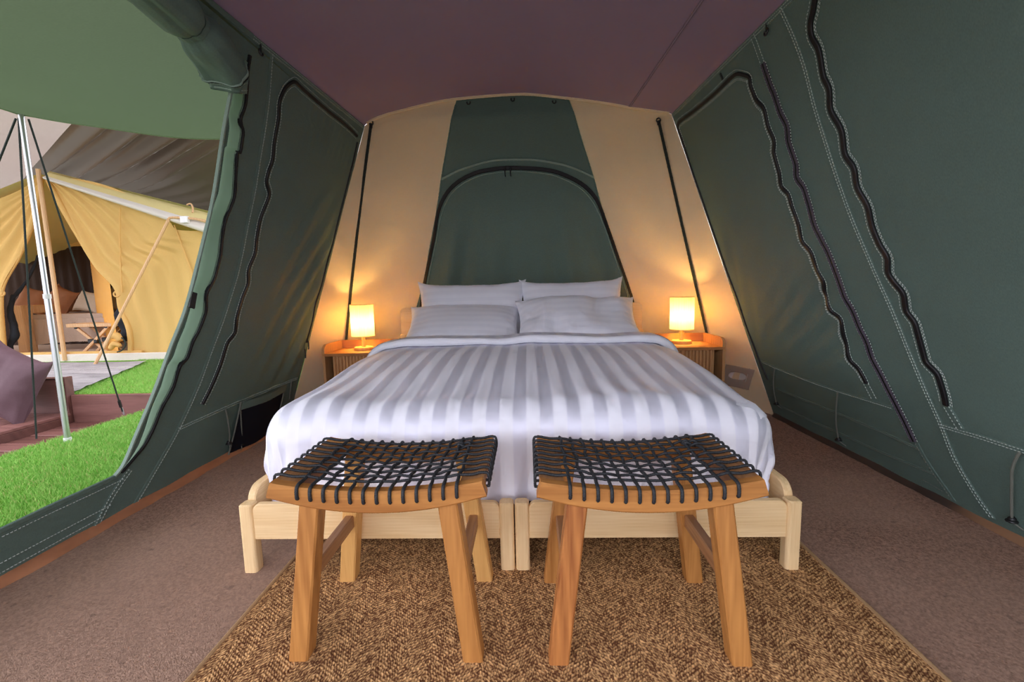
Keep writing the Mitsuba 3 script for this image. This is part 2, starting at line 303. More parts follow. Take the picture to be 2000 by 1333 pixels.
L_ZIP_WIN = [(2.114,0.389),(2.140,0.455),(2.160,0.519),(2.182,0.612),(2.190,0.681),(2.230,0.738),(2.214,0.818),(2.223,0.904),(2.243,0.981),(2.223,1.049),(2.246,1.135),(2.234,1.201),(2.229,1.284),(2.249,1.411),(2.200,1.474),(2.201,1.506),(2.212,1.564),(2.193,1.640),(2.185,1.684),(2.176,1.751),(2.159,1.810),(2.172,1.863),(2.197,1.901),(2.249,1.933),(2.309,1.931),(2.596,1.934),(2.843,1.942),(3.030,1.938)]
L_ZIP_CORNER = [(3.055,1.908),(3.065,1.765),(3.065,1.515),(3.065,1.157),(3.06,0.849),(3.06,0.582)]
L_SEAM_BASE = [(1.985,0.303),(2.293,0.321),(2.414,0.325),(2.800,0.330),(3.06,0.335)]
L_HEM_SILL = [(1.752,0.204),(1.684,0.114),(1.633,0.002)]

# --- left wall canvas: the closed rear part, the door sill and the strip above the door
zz = np.linspace(0, 1, 120)
ed = np.array(L_WAVE)[::-1]
def y_open(z): return np.interp(z, ed[:, 1], ed[:, 0])
W = []
Z = np.concatenate([np.linspace(0.0, 0.21, 10), np.linspace(0.24, 1.89, 90), np.linspace(1.90, 1.975, 6)])
rows = []
for z in Z:
    y0 = 1.70 if z <= 0.21 else (y_open(z)-0.004 if z < 1.83 else 1.80)
    ys = np.linspace(y0, 3.1, 110)
    rows.append(on_wall(-1, ys, z + np.clip((z-1.90)/0.075, 0, 1)*(eave(ys)-1.975)))
W.append(grid(np.array(rows)))
ys = np.linspace(-0.4, 1.72, 60)
W.append(grid(np.array([on_wall(-1, ys, z) for z in np.linspace(0, 0.207, 12)])))
W.append(grid(np.array([on_wall(-1, np.linspace(-0.4, 1.90, 60), 1.84+(eave(np.linspace(-0.4, 1.90, 60))-1.84)*t) for t in np.linspace(0, 1, 5)])))
add('wall_left', cat(W), 'canvas_green', True, label='dark green canvas side wall of the tent with its door rolled open', kind='structure')
# loose edge of the door opening, folded softly; outdoor light painted in by a paler strip
E_, V_ = resample(np.array(L_EDGE), 0.01), np.array(L_WAVE)
zs = np.linspace(0.209, 1.86, 130); eo = np.array(L_EDGE)[::-1]
ye = np.interp(zs, eo[:, 1], eo[:, 0]); yw = np.array([y_open(z) for z in zs])
rows = []
for t in np.linspace(0, 1, 25):
    b = -0.040*sm(.2, .7, zs)*np.sin(math.pi*t**1.9)**0.9 * np.clip((yw-ye)/0.06, 0.1, 1) * (1+0.25*np.sin(zs*7)) * sm(1.88, 1.7, zs)
    rows.append(on_wall(-1, ye+(yw-ye)*t, zs, 0.004) + wall_n(-1)*b[:, None])
scene['painted_lit_green'] = {'type': 'principledthin', 'base_color': rgb((0.27, 0.39, 0.29)), 'roughness': 0.7, 'diff_trans': 1.1, 'spec_trans': 0.0, 'eta': 1.3}  # paler green paints in the outdoor light beside the zipper
add('wall_left__door_edge', grid(np.array(rows[:17])), 'canvas_green', True)
add('wall_left__painted_lit_edge', grid(np.array(rows[16:])), 'painted_lit_green', True, label='door edge strip beside the zipper, outdoor light painted in as pale translucent green')
add('wall_left__edge_binding', wall_strip(-1, L_EDGE, 0.010, 0.008, step=0.02), 'canvas_green_light')
add('wall_left__zipper', wall_strip(-1, [(y+0.006, z) for y, z in L_WAVE], 0.012, 0.010), 'zip_black', label='black wavy door zipper')
add('wall_left__seam', wall_strip(-1, L_SEAM1, 0.022, 0.0035), 'canvas_green')
add('wall_left__zipper', wall_strip(-1, L_ZIP_WIN, 0.016, 0.007), 'zip_black', label='black wavy zipper around the window panel')
add('wall_left__zipper', wall_strip(-1, L_ZIP_CORNER, 0.010, 0.007), 'zip_black')
add('wall_left__hem', wall_strip(-1, L_SEAM_BASE, 0.018, 0.003), 'canvas_green')
add('wall_left__hem', wall_strip(-1, L_HEM_SILL, 0.03, 0.003), 'canvas_green')
add('wall_left__hem', wall_strip(-1, [(1.69,0.200),(1.2,0.200),(0.2,0.200)], 0.018, 0.004), 'canvas_green')
add('wall_left__hem', wall_strip(-1, [(-0.35,1.955-0.105),(1.9,1.955)], 0.02, 0.004), 'canvas_green')
add('wall_left__hem', wall_strip(-1, [(1.9,1.953),(3.08,2.012)], 0.02, 0.004), 'canvas_green')
add('wall_left__stitching', wall_dashes(-1, [(L_SEAM1, .006), (L_ZIP_WIN, .019), (L_ZIP_WIN, -.019), (L_SEAM_BASE, .006), (L_SEAM_BASE, -.006), (L_HEM_SILL, .010), (L_HEM_SILL, -.010),
    ([(1.286,0.178),(1.731,0.175)], 0), ([(0.9,0.080),(1.7,0.082)], 0), ([(0.9,0.038),(1.657,0.047)], 0), ([(1.9,1.955),(3.08,2.012)], .004), ([(1.9,1.955),(3.08,2.012)], -.006)], off=0.0055),
    'thread', False, kind='stuff')
# black pocket with piped border, low on the wall beside the bed
py0, py1 = 2.415, 2.885
g = np.array([[on_wall(-1, y, z, 0.012+0.02*math.sin(math.pi*(y-py0)/(py1-py0))) for y in np.linspace(py0, py1, 24)] for z in np.linspace(0.012, 0.295, 16)])
add('wall_left__pocket', grid(g), 'mesh_black', True, label='black mesh pocket with grey piping')
pp = [on_wall(-1, y, z, 0.016+0.02*math.sin(math.pi*np.clip((y-py0)/(py1-py0), 0, 1))) for y, z in [(py0, 0.012), (py0, 0.16), (py0, 0.33)]+[(py0+(py1-py0)*t, 0.30-0.018*math.sin(math.pi*t)) for t in np.linspace(0, 1, 12)]+[(py1, 0.16), (py1, 0.012)]]
add('wall_left__pocket__piping', tube(pp, 0.0045, 6, step=0.012), 'cord_grey')
add('wall_left__pocket__flap', grid(np.array([[on_wall(-1, y, z, 0.024+0.02*math.sin(math.pi*(y-py0)/(py1-py0))) for y in np.linspace(py0, py1, 20)] for z in (0.285, 0.30, 0.332)])), 'canvas_green', True)
def tie(parent, side, pts, knot, r=0.0042):
    P = np.array([on_wall(side, y, z, 0.018 if 0 < i < len(pts)-1 else 0.012) for i, (y, z) in enumerate(pts)])
    k = add(parent+'__tie_cord', tube(P, r, 6, step=0.012), 'cord_grey')
    if knot:
        add(k+'__toggle', cat([trimesh.creation.icosphere(2, 0.012).apply_translation(P[-1]), trimesh.creation.torus(0.013, 0.004, 16, 8).apply_translation(P[-1]+[0, 0, -0.006])]), 'plastic_black')
        add(k+'__loose_end', tube([P[-1]+[0, 0, -.006], P[-1]+[0.012, -0.012, -0.02], P[-1]+[0.02, -0.03, -0.028]], 0.003, 6, step=0.006), 'cord_grey')
tie('wall_left', -1, [(2.293,0.321),(2.34,0.22),(2.37,0.16),(2.395,0.10)], True)
tie('wall_left', -1, [(2.41,0.33),(2.44,0.24),(2.50,0.10),(2.52,0.05)], True)
tie('wall_left', -1, [(2.96,0.34),(2.99,0.2)], False)
add('wall_left__label_tab', cbox(-0.014, 0.014, -0.003, 0.003, -0.035, 0.035, 0.002).apply_transform(trimesh.transformations.rotation_matrix(0.3, [0, 1, 0])).apply_transform(trimesh.transformations.rotation_matrix(math.pi/2-0.2, [0, 0, 1])).apply_translation(on_wall(-1, 1.872, 0.91, 0.012)), 'plastic_black', label='small black tab sewn to the door edge')
def hook(parent, side, y, z, r=0.013):
    c = on_wall(side, y, z, 0.014); a = np.linspace(-2.2, 2.2, 14)
    add(parent+'__hook', tube(np.stack([c[0]+0*a, c[1]+r*np.sin(a), c[2]-r*np.cos(a)], -1), 0.0035, 6), 'plastic_black')
    add(parent+'__hook_loop', tube([c+[0, 0, 0.0], c+[0, 0, 0.03]], 0.004, 6), 'strap_dark')
hook('wall_left', -1, 1.947, 1.925)
# corner zipper pulls near the nightstand
for y, z in ((3.055, 0.60), (3.045, 0.54)):
    c = on_wall(-1, y, z, 0.012); add('wall_left__zip_pull', tube([c, c+[0.006, -0.006, -0.02], c+[0.004, -0.008, -0.06]], 0.004, 6, step=0.01), 'zip_black')

# --- right wall
Zr = np.linspace(0, 1, 110)
ys = np.linspace(-0.4, 3.1, 240)
add('wall_right', grid(np.array([on_wall(1, ys, t*eave(ys)) for t in Zr])), 'canvas_green', True, label='dark green canvas side wall of the tent with wavy black zippers', kind='structure')
add('wall_right__zipper', wall_strip(1, R_ZIP_WIN, 0.017, 0.007), 'zip_black', label='black wavy zipper around the window panel')
add('wall_right__zipper', wall_strip(1, R_ZIP_CORNER, 0.010, 0.007), 'zip_black')
add('wall_right__zipper', wall_strip(1, R_ZIP_DOOR, 0.020, 0.008), 'zip_black', label='thick black wavy door zipper nearest the camera')
k = add('wall_right__zipper', wall_strip(1, R_ZIP_THICK, 0.034, 0.006), 'zip_black', label='double black and purple zipper')
add(k+'__tape', cat([wall_strip(1, R_ZIP_THICK, 0.0022, 0.0078, lat=l) for l in (-0.014, -0.0075, 0.0075, 0.014)]), 'zip_purple', label='purple tape stripes')
add('wall_right__hem', wall_strip(1, R_HEM_THICK, 0.034, 0.004), 'canvas_green')
add('wall_right__hem', wall_strip(1, R_HEM_DOOR, 0.032, 0.004), 'canvas_green')
for L in (R_SEAM_C, R_SEAM_E, R_SEAM_F, R_SEAM_G, R_SEAM_H, R_HEM_DIAG):
    add('wall_right__seam', wall_strip(1, L, 0.018, 0.003), 'canvas_green')
add('wall_right__seam', wall_strip(1, [(-0.35,1.842),(1.8,1.95),(3.08,2.012)], 0.022, 0.004), 'canvas_green')
top_ = [(-0.3,1.845),(1.8,1.95),(3.08,2.012)]
add('wall_right__stitching', wall_dashes(1, [(R_SEAM_C, .006), (R_SEAM_C, -.006), (R_SEAM_E, .005), (R_SEAM_E, -.005), (R_SEAM_F, .0), (R_ZIP_WIN, .018), (R_ZIP_WIN, -.018), (R_ZIP_WIN, .024),
    (R_ZIP_DOOR, .021), (R_ZIP_DOOR, -.021), (R_ZIP_DOOR, -.027), (R_ZIP_THICK, .020), (R_ZIP_THICK, -.020), (R_HEM_THICK, .013), (R_HEM_THICK, -.013), (R_HEM_DOOR, .012), (R_HEM_DOOR, -.012), ([(2.048,0.457),(2.029,0.388)], .016), ([(2.048,0.457),(2.029,0.388)], -.016),
    (top_, .004), (top_, -.006)], off=0.0055), 'thread', False, kind='stuff')
add('wall_right__stitching', wall_dashes(1, [(R_SEAM_G, 0), (R_SEAM_H, 0), (R_HEM_DIAG, .005), ([(1.80,0.06),(1.9,0.07)], 0)], off=0.0055), 'cord_grey', False, kind='stuff')
tie('wall_right', 1, [(2.828,0.389),(2.93,0.24),(2.985,0.12)], True)
tie('wall_right', 1, [(2.265,0.366),(2.33,0.24),(2.375,0.14),(2.40,0.075)], True)
tie('wall_right', 1, [(1.429,0.366),(1.462,0.30),(1.482,0.235),(1.526,0.088)], True)
hook('wall_right', 1, 1.972, 1.93)
add('wall_right__loop_tag', wall_strip(1, [(2.404,1.962),(2.400,1.930)], 0.012, 0.006), 'strap_dark')

# --- ceiling: a low arch between the eaves
_ax = [-1.09,-1.075,-0.97,-0.823,-0.438,-0.037,0.293,0.60,0.731,0.90,0.985,1.0]; _az = [-0.02,0.0,0.052,0.086,0.146,0.160,0.124,0.074,0.046,0.018,0.0,-0.02]
from scipy.interpolate import PchipInterpolator
arch_z = PchipInterpolator(_ax, _az)
def edge_x(side, y): a, b = SL[side]; return a+b*eave(y)
def roof(x01, y):
    x0, x1 = edge_x(-1, y)-0.004, edge_x(1, y)+0.004
    x = x0+(x1-x0)*x01; q = -1.075+(0.985+1.075)*x01
    return np.stack([x, y, eave(y)+arch_z(q)+0.004*(nz(np.stack([x*1.2, y, x*0], -1), 1.4)-0.5)], -1)
X01, YY = np.meshgrid(np.r_[np.linspace(0, 0.1, 14), np.linspace(0.12, 0.88, 40), np.linspace(0.9, 1, 14)], np.linspace(-0.4, 3.1, 80))
add('ceiling', grid(roof(X01, YY)), 'ceiling_cloth', True, label='arched taupe purple fabric ceiling of the tent', kind='structure')
def roof_strip(x01, w, off):
    y = np.linspace(-0.38, 3.09, 120); S = []
    for k, o in ((-.5, .004), (-.5, -off*.6), (-.35, -off), (.35, -off), (.5, -off*.6), (.5, .004)):
        S.append(roof(np.full_like(y, x01+w*k/2.06), y)+[0, 0, o])
    return loft(np.stack(S, 1))
add('ceiling__seam', roof_strip(0.862, 0.014, 0.003), 'ceiling_cloth')
add('ceiling__stitching', cat([roof_strip(0.862+d, 0.0018, 0.0045) for d in (-0.0022, 0.0022)]), 'thread_dim')

# --- back wall: cream, green and cream panels bowed outwards
def Yb(x, z):
    x, z = np.broadcast_arrays(np.asarray(x, float), np.asarray(z, float))
    xl, xr = -1.75+.34*z, 1.70-.365*z
    t = np.abs(x-(xl+xr)/2)/((xr-xl)/2)
    return 3.1 + .68*(1-np.minimum(t, 1)**8)*(1-np.clip(z/2.05, 0, 1)**1.5)
def back(x, z, off=0.0):
    x, z = np.broadcast_arrays(np.asarray(x, float), np.asarray(z, float))
    return np.stack([x, Yb(x, z)-off, z], -1)
GL = np.array([(-0.438,2.168),(-0.512,1.947),(-0.588,1.721),(-0.654,1.496),(-0.756,1.202),(-0.831,0.973),(-0.901,0.799),(-1.05,0.2),(-1.1,0)])[::-1]
GR = np.array([(0.293,2.145),(0.388,1.901),(0.482,1.68),(0.555,1.473),(0.677,1.164),(0.815,0.799),(0.96,0.2),(1.0,0)])[::-1]
gl = lambda z: np.interp(z, GL[:, 1], GL[:, 0]); gr = lambda z: np.interp(z, GR[:, 1], GR[:, 0])
def ztop(x): return eave(3.1) + arch_z(np.clip(-1.075+(x+1.0615)/(0.961+1.0615)*2.06, -1.075, 0.985))
def back_panel(fa, fb, nx, nzr, off=0.0, disp=None):
    s, t = np.meshgrid(np.linspace(0, 1, nx), np.linspace(0, 1, nzr))
    zt = 2.0*np.ones_like(s)
    for _ in range(5): zt = ztop(fa(zt)+(fb(zt)-fa(zt))*s)
    z = t*zt; x = fa(z)+(fb(z)-fa(z))*s
    o = off if disp is None else off+disp(x, z)
    return grid(back(x, z, o))
add('wall_back__cream_panel', back_panel(lambda z: -1.75+.34*z, lambda z: gl(z)+0.004, 60, 60, disp=lambda x, z: 0.010*(nz(np.stack([x, z*0, z], -1), 2.6)-.5)*sm(0, .15, z)*sm(2.05, 1.9, z)), 'canvas_cream', True)
add('wall_back__cream_panel', back_panel(lambda z: gr(z)-0.004, lambda z: 1.70-.365*z, 60, 60, disp=lambda x, z: 0.010*(nz(np.stack([x, z*0+5, z], -1), 2.6)-.5)*sm(0, .15, z)*sm(2.05, 1.9, z)), 'canvas_cream', True)
ARCH = [(-0.86,0.80),(-0.81,0.986),(-0.697,1.311),(-0.634,1.507),(-0.551,1.625),(-0.434,1.701),(-0.287,1.744),(-0.121,1.757),(0.044,1.749),(0.185,1.730),(0.316,1.685),(0.426,1.624),(0.515,1.530),(0.586,1.381),(0.691,1.139),(0.785,0.920),(0.83,0.80)]
ARCH = [(-0.98,0.30)]+ARCH+[(0.92,0.30)]
PIPE = [(-0.591,1.701),(-0.404,1.767),(-0.165,1.806),(0.022,1.802),(0.243,1.768),(0.482,1.680)]
def folds(x, z):
    m = sm(1.72, 1.05, z)*sm(0.2, 0.4, z)
    ph = (x+0.06)/(0.55+0.42*(1.75-z))
    return (0.021*np.sin(ph*16)+0.013*np.sin(ph*29+1))*m*(0.35+0.65*np.abs(ph)**1.0) + 0.006*(nz(np.stack([x, z*0, z], -1), 3.0)-.5)*sm(2.1, 1.9, z)
add('wall_back__green_panel', back_panel(gl, gr, 140, 90, off=0.006, disp=folds), 'canvas_green', True)
def back_strip(pts, w, off, fold=True, step=0.015, base=0.0):
    Q = resample(np.array(pts, float), step); t = np.gradient(Q, axis=0); t /= np.linalg.norm(t, axis=1, keepdims=True); nn = np.stack([-t[:, 1], t[:, 0]], -1); S = []
    for k, o in ((-.5, base), (-.5, off*.6), (-.35, off), (.35, off), (.5, off*.6), (.5, base)):
        q = Q+nn*w*k; S.append(back(q[:, 0], q[:, 1], 0.006+o+(folds(q[:, 0], q[:, 1]) if fold else 0)))
    return loft(np.stack(S, 1))
add('wall_back__zipper', back_strip(ARCH, 0.024, 0.010), 'zip_black', label='arched black zipper of the green panel')
add('wall_back__seam', back_strip(PIPE, 0.012, 0.007), 'canvas_green_light')
add('wall_back__seam', back_strip([(x*0.965-0.002, z-0.022 if z > 1.5 else z) for x, z in ARCH], 0.005, 0.009), 'canvas_green_light')
for s, F in ((1, gl), (-1, gr)):
    add('wall_back__seam', back_strip([(F(z)+0.004*s, z) for z in np.linspace(0.3, 2.13, 20)], 0.010, 0.006), 'canvas_green')
for dx in (-0.018, 0.020):
    c = back(-0.12+dx, 1.745, 0.03)
    add('wall_back__zip_pull', cat([cbox(-.006, .006, -.004, .004, -.012, .012).apply_translation(c), tube([c, c+[0, -.004, -.03], c+[0.003, -.002, -.05]], .0035, 6)]), 'zip_black')
for x in (-0.36, -0.07, 0.20):
    c = back(x, float(ztop(x))-0.035, 0.014); a = np.linspace(-2.2, 2.2, 12)
    add('wall_back__hook', tube(np.stack([c[0]+.011*np.sin(a), c[1]+0*a, c[2]-.011*np.cos(a)], -1), 0.0032, 6), 'plastic_black')
# cream binding along the top of the back wall
xs = np.linspace(-1.04, 0.94, 90)
add('wall_back__binding', tube(np.stack([xs, Yb(xs, 2.04)*0+3.085, ztop(xs)-0.006], -1), 0.009, 8), 'canvas_cream')
# the two dark straps hanging clear of the back wall from the upper corners
for pts in ([(-1.012,3.085,2.035),(-1.20,3.225,1.365),(-1.418,3.400,0.50)], [(0.873,3.085,1.985),(1.093,3.255,1.339),(1.355,3.402,0.50)]):
    P = resample(np.array(pts), 0.03); t, N, B = frames(P, (0, 1, 0))
    S = np.stack([P+B*0.009*a+N*0.0025*b for a, b in ((-1, -1), (1, -1), (1, 1), (-1, 1))], 1)
    k = add('wall_back__strap', loft(S), 'strap_dark', label='dark webbing strap across the cream panel')
    add(k+'__hook', cat([trimesh.creation.torus(0.013, 0.004, 16, 8).apply_transform(trimesh.transformations.rotation_matrix(math.pi/2, [1, 0, 0])).apply_translation(P[0]), cbox(-.008, .008, -.004, .004, -.012, .012).apply_translation(P[0]-[0, 0, .02])]), 'plastic_black')
# cable port: taupe flap with an oval opening in the right corner
def port_pt(a, b, off): x = 1.478+(0.112-0.020*b)*a; return back(x, 0.148+0.172*b, off)
na = np.linspace(0, 1, 25); outer = []; inner = []
for th in np.linspace(0, 2*math.pi, 64, endpoint=False):
    c, s = math.cos(th), math.sin(th); r = 1/max(abs(c), abs(s)); outer.append((0.5+0.5*c*r, 0.5+0.5*s*r))
    e = 0.30*np.sign(c)*abs(c)**0.7, 0.17*np.sign(s)*abs(s)**0.8; inner.append((0.52+e[0], 0.55+e[1]))
rings = [[port_pt(*p, 0.0) for p in outer], [port_pt(*p, 0.014) for p in outer]] + [[port_pt(*(np.array(o)*(1-t)+np.array(i)*t), 0.016) for o, i in zip(outer, inner)] for t in np.linspace(0.1, 1, 6)] + [[port_pt(*p, 0.0) for p in inner]]
add('wall_back__cable_port', grid(np.swapaxes(np.array(rings), 0, 1), closed_u=True), 'tape_grey', True, label='taupe cable port flap with an oval opening')
P = np.array([[port_pt(a, b, 0.005+0.012*math.sin(a*9)) for a in np.linspace(0.2, 0.84, 14)] for b in np.linspace(0.36, 0.74, 8)])
add('wall_back__cable_port__sheet', grid(P), 'plastic_white', True, label='pale plastic sheet behind the oval opening')

# --- floor, muddy strips, outdoor ground
g = np.array([[(x, y, 0.0) for x in np.linspace(-1.76, 1.72, 8)] for y in np.linspace(-0.5, 3.82, 8)])
add('floor', grid(g), 'carpet', False, label='brown carpet floor of the tent', kind='structure')
def mud(x0, y0, y1, w, side):
    y = np.linspace(y0, y1, 90); n_ = nz(np.stack([y, y*0, y*0], -1), 6.0)
    n2 = nz(np.stack([y, y*0+4, y*0], -1), 14.0)
    S = np.stack([np.stack([x0+0*y, y, 0*y-.002], -1), np.stack([x0+0*y, y, 0*y+.022+.012*n_], -1), np.stack([x0-side*(.5*w)*(0.7+.6*n_), y, .014+.008*n2], -1), np.stack([x0-side*w*(.75+.5*n2), y, 0*y-.002], -1)], 1)
    return loft(S)
add('trim_1', mud(-1.745, -0.4, 3.08, 0.040, -1), 'mud', 40, label='muddy orange groundsheet lip along the left wall', kind='structure')
scene['mud_and_painted_shade'] = prin(proc(lambda p, n, uv: mix(mix([0.03, 0.022, 0.018], [0.06, 0.04, 0.03], fbm(p.x*9, p.y*5, p.z*9)), mi.Color3f([0.26, 0.14, 0.075]), smoothstep(1.95, 1.7, p.y + 0.3*fbm(p.x*5, p.y*5, 1.0)))), 0.7, 0.3)  # shadow along the wall foot painted dark; brown mud at the near end
add('trim_2', mud(1.695, -0.4, 3.08, 0.022, 1), 'mud_and_painted_shade', 40, label='groundsheet lip along the right wall, muddy brown near, painted shadow dark beyond', kind='structure')
def frame_grid(x0, x1, y0, y1, z, n=10): return grid(np.array([[(x, y, z) for x in np.linspace(x0, x1, n)] for y in np.linspace(y0, y1, n)]))
gm = cat([frame_grid(-3.2, -1.76, -0.5, 3.68, -0.012), frame_grid(-9.5, -3.2, 1.9, 3.75, -0.2)])
scene['gravel'] = diffuse(proc(lambda p, n, uv: mix([0.20, 0.19, 0.165], [0.34, 0.32, 0.28], noise(p.x*70, p.y*70)*.6+fbm(p.x*2, p.y*2)*.4)))
add('path', cat([frame_grid(-40, 40, -40, -0.5, -0.014), frame_grid(1.72, 40, -0.5, 40, -0.014), frame_grid(-3.2, 1.72, 3.82, 40, -0.016), frame_grid(-40, -3.2, -0.5, 1.98, -0.014)]), 'gravel', False, label='pale gravel around the tent', kind='structure')
add('ground', gm, 'turf_back', False, label='green ground around the tents', kind='structure')

# ---------------------------------------------------------------- furniture inside
XB, YB, BW, BL = -0.057, 1.363, 1.815, 2.0
def bed(x0, x1, outer, label):
    key = 'bed_frame' if 'bed_frame__post' not in scene else 'bed_frame_001'
    tag(key, label, 'bed', 'pine single bed frames pushed together')
    ps, hp = 0.046, 0.236
    for X in (x0, x1-ps):
        for Y, h in ((YB, hp), (YB+BL-ps, 0.60)):
            r = 0.012; pts = []
            for cx, sx in ((X+r, -1), (X+ps-r, 1)):
                for cy, sy in ((Y+r, -1), (Y+ps-r, 1)):
                    for a in np.linspace(0, math.pi/2, 5):
                        for z, q in ((0, 0), (h-0.005, 0), (h, 0.005)):
                            pts.append((cx+sx*(r-q)*math.cos(a), cy+sy*(r-q)*math.sin(a), z))
            add(key+'__post', trimesh.convex.convex_hull(np.array(pts)), 'pine_z')
    # foot rail with rounded upper corners
    c = 0.025; z0, z1 = 0.114, 0.237; xa, xb = x0+ps-.001, x1-ps+.001
    poly = [(xa, z0), (xb, z0)] + [(xb-c+c*math.cos(a), z1-c+c*math.sin(a)) for a in np.linspace(0, math.pi/2, 7)] + [(xa+c-c*math.sin(a), z1-c+c*math.cos(a)) for a in np.linspace(0, math.pi/2, 7)]
    poly = np.array(poly); S = [np.stack([ (poly[:, 0]-poly[:, 0].mean())*(1-q/0.43)+poly[:, 0].mean(), 0*poly[:, 0]+y, (poly[:, 1]-.1755)*(1-q/.06)+.1755], -1) for y, q in ((YB+.007, .0025), (YB+.0095, 0), (YB+.027, 0), (YB+.0295, .0025))]
    add(key+'__foot_rail', loft(S), 'pine_x', 25)
    # side rails, higher than the posts, with a rounded nose at the foot
    for X in (x0+.006, x1-.006-.028):
        ya, yb, za, zb = YB+ps-.002, YB+BL-ps+.002, 0.118, (0.278 if (X < XB-.5 or X > XB+.5) else 0.195)
        pr = [(yb, za), (yb, zb)] + [(ya+.055-.055*math.sin(a), zb-.055+.055*math.cos(a)) for a in np.linspace(0, math.pi/2*.93, 9)] + [(ya, za)]
        pr = np.array(pr); S = [np.stack([0*pr[:, 0]+x, (pr[:, 0]-2.36)*(1-q)+2.36, (pr[:, 1]-.2)*(1-q*14)+.2], -1) for x, q in ((X, .003), (X+.004, 0), (X+.024, 0), (X+.028, .003))]
        add(key+'__side_rail', loft(S), 'pine_y', 30)
    hb = 0.80
    poly = np.array([(x0+.01, .12), (x1-.01, .12)] + [(x1-.01-.04+.04*math.cos(a), hb-.04+.04*math.sin(a)) for a in np.linspace(0, math.pi/2, 8)] + [(x0+.01+.04-.04*math.sin(a), hb-.04+.04*math.cos(a)) for a in np.linspace(0, math.pi/2, 8)])
    add(key+'__headboard', loft([np.stack([poly[:, 0], 0*poly[:, 0]+y, poly[:, 1]], -1) for y in (YB+BL-.03, YB+BL-.006)]), 'pine_x', 25)
    mk = 'mattress' if 'mattress' not in scene else 'mattress_001'
    m = cbox(x0+.05, x1-.05, YB+.10, YB+BL-.05, 0.14, 0.515, 0.04)
    add(mk, m, 'linen_white', 40, label=label.split(' pine')[0]+' white mattress under the striped duvet', cat='mattress', group='mattresses under the duvet')
bed(XB-BW/2, XB-.002, -1, 'left pine single bed frame with a plain foot rail, nearer the door')
bed(XB+.002, XB+BW/2, 1, 'right pine single bed frame with a plain foot rail, nearer the green wall')

# duvet: a cloth laid over the mattresses and hanging down on three sides
DXC, DA, DY0, DY1, DR = XB, 0.885, 1.425, 2.86, 0.125
def dtop(x, y):
    s = sm(1.4, 2.3, y)
    return 0.545+0.055*s - 0.012*((x-DXC)/DA)**2 - 0.02*sm(0.75, 1.0, np.abs(x-DXC)/DA)
def cloth(s, t, off=0.0, hem=0.34):
    """(s, t): metres along the flat cloth; past the mattress edges it turns down"""
    s, t = np.broadcast_arrays(np.asarray(s, float), np.asarray(t, float))
    a = DA-DR; cx = np.clip(s, -a, a); cy = np.maximum(t, DY0+DR)
    d = np.stack([s-cx, t-cy], -1); L = np.linalg.norm(d, axis=-1); D = d/np.maximum(L, 1e-9)[..., None]
    th = np.minimum(L/DR, math.pi/2); drop = np.maximum(L-DR*math.pi/2, 0)
    out = (DR+off)*np.sin(th); dz = -DR*(1-np.cos(th)) + off*np.cos(th) - drop
    # pleats of the hanging part
    al = np.where(np.abs(D[..., 1]) > np.abs(D[..., 0]), s, t+3.0)
    Q = np.stack([al*1.0, drop*0.6, al*0], -1)
    hang = sm(0.02, 0.25, drop+0.06*sm(.7, 1, th/1.57))
    pl = (0.010*np.sin(al*62+6*nz(Q, 3.0))+0.014*np.sin(al*29+1+5*nz(Q, 2.0, 4.0))+0.035*(nz(Q, 3.5, 8.0)-.5))
    side = np.abs(D[..., 0]) > np.abs(D[..., 1])
    bulge = 0.022*np.sin(np.clip(drop/0.26, 0, 1)*math.pi*1.8+0.6)*np.where(side, 1, 0.3)
    out = out + hang*(pl*np.where(side, 0.6, 1.0)+bulge)
    x = DXC+cx+D[..., 0]*out; y = cy+D[..., 1]*out
    P3 = np.stack([x, y, 0*x], -1)
    und = 0.018*(nz(P3, 2.6, 2.0)-.5)+0.010*(nz(P3*np.array([1, .55, 1]), 7.0, 5.0)-.5)
    creases = 0.004*np.sin(s*60+6*nz(P3, 3.0))*sm(1.95, 1.5, y)*np.cos(th)
    z = dtop(DXC+cx, cy)+dz+(und+creases)*np.cos(th)
    return np.stack([x, y, z], -1)
HEM = 0.395
s_ = np.r_[np.linspace(-DA+DR-.55, -DA+DR, 52)[:-1], np.linspace(-DA+DR, DA-DR, 150), np.linspace(DA-DR, DA-DR+.55, 52)[1:]]
t_ = np.r_[np.linspace(DY0+DR-.55, DY0+DR, 56)[:-1], np.linspace(DY0+DR, DY1, 90)]
SS, TT = np.meshgrid(s_, t_)
a = DA-DR; dx = SS-np.clip(SS, -a, a); dy = TT-np.maximum(TT, DY0+DR); LL = np.hypot(dx, dy)
Lm = DR*math.pi/2+0.225
k_ = np.minimum(1, Lm/np.maximum(LL, 1e-9)); S2, T2 = np.clip(SS, -a, a)+dx*k_, np.maximum(TT, DY0+DR)+dy*k_
# rows squeezed at the hem give a clean lower edge
P = cloth(S2, T2)
top = grid(P); inner_ = grid(cloth(S2, T2, off=-0.012)); inner_.invert()
good = np.array([len(set(map(tuple, np.round(top.vertices[f], 6)))) == 3 for f in top.faces])
uvd = np.stack([S2.ravel(), T2.ravel()], -1)
dv = trimesh.Trimesh(np.vstack([top.vertices, inner_.vertices]), np.vstack([top.faces[good], inner_.faces[good]+len(top.vertices)]), process=False)
add('duvet', dv, 'satin', True, uv=np.vstack([uvd, uvd]), label='white duvet with grey satin stripes spread over both beds', cat='duvet')
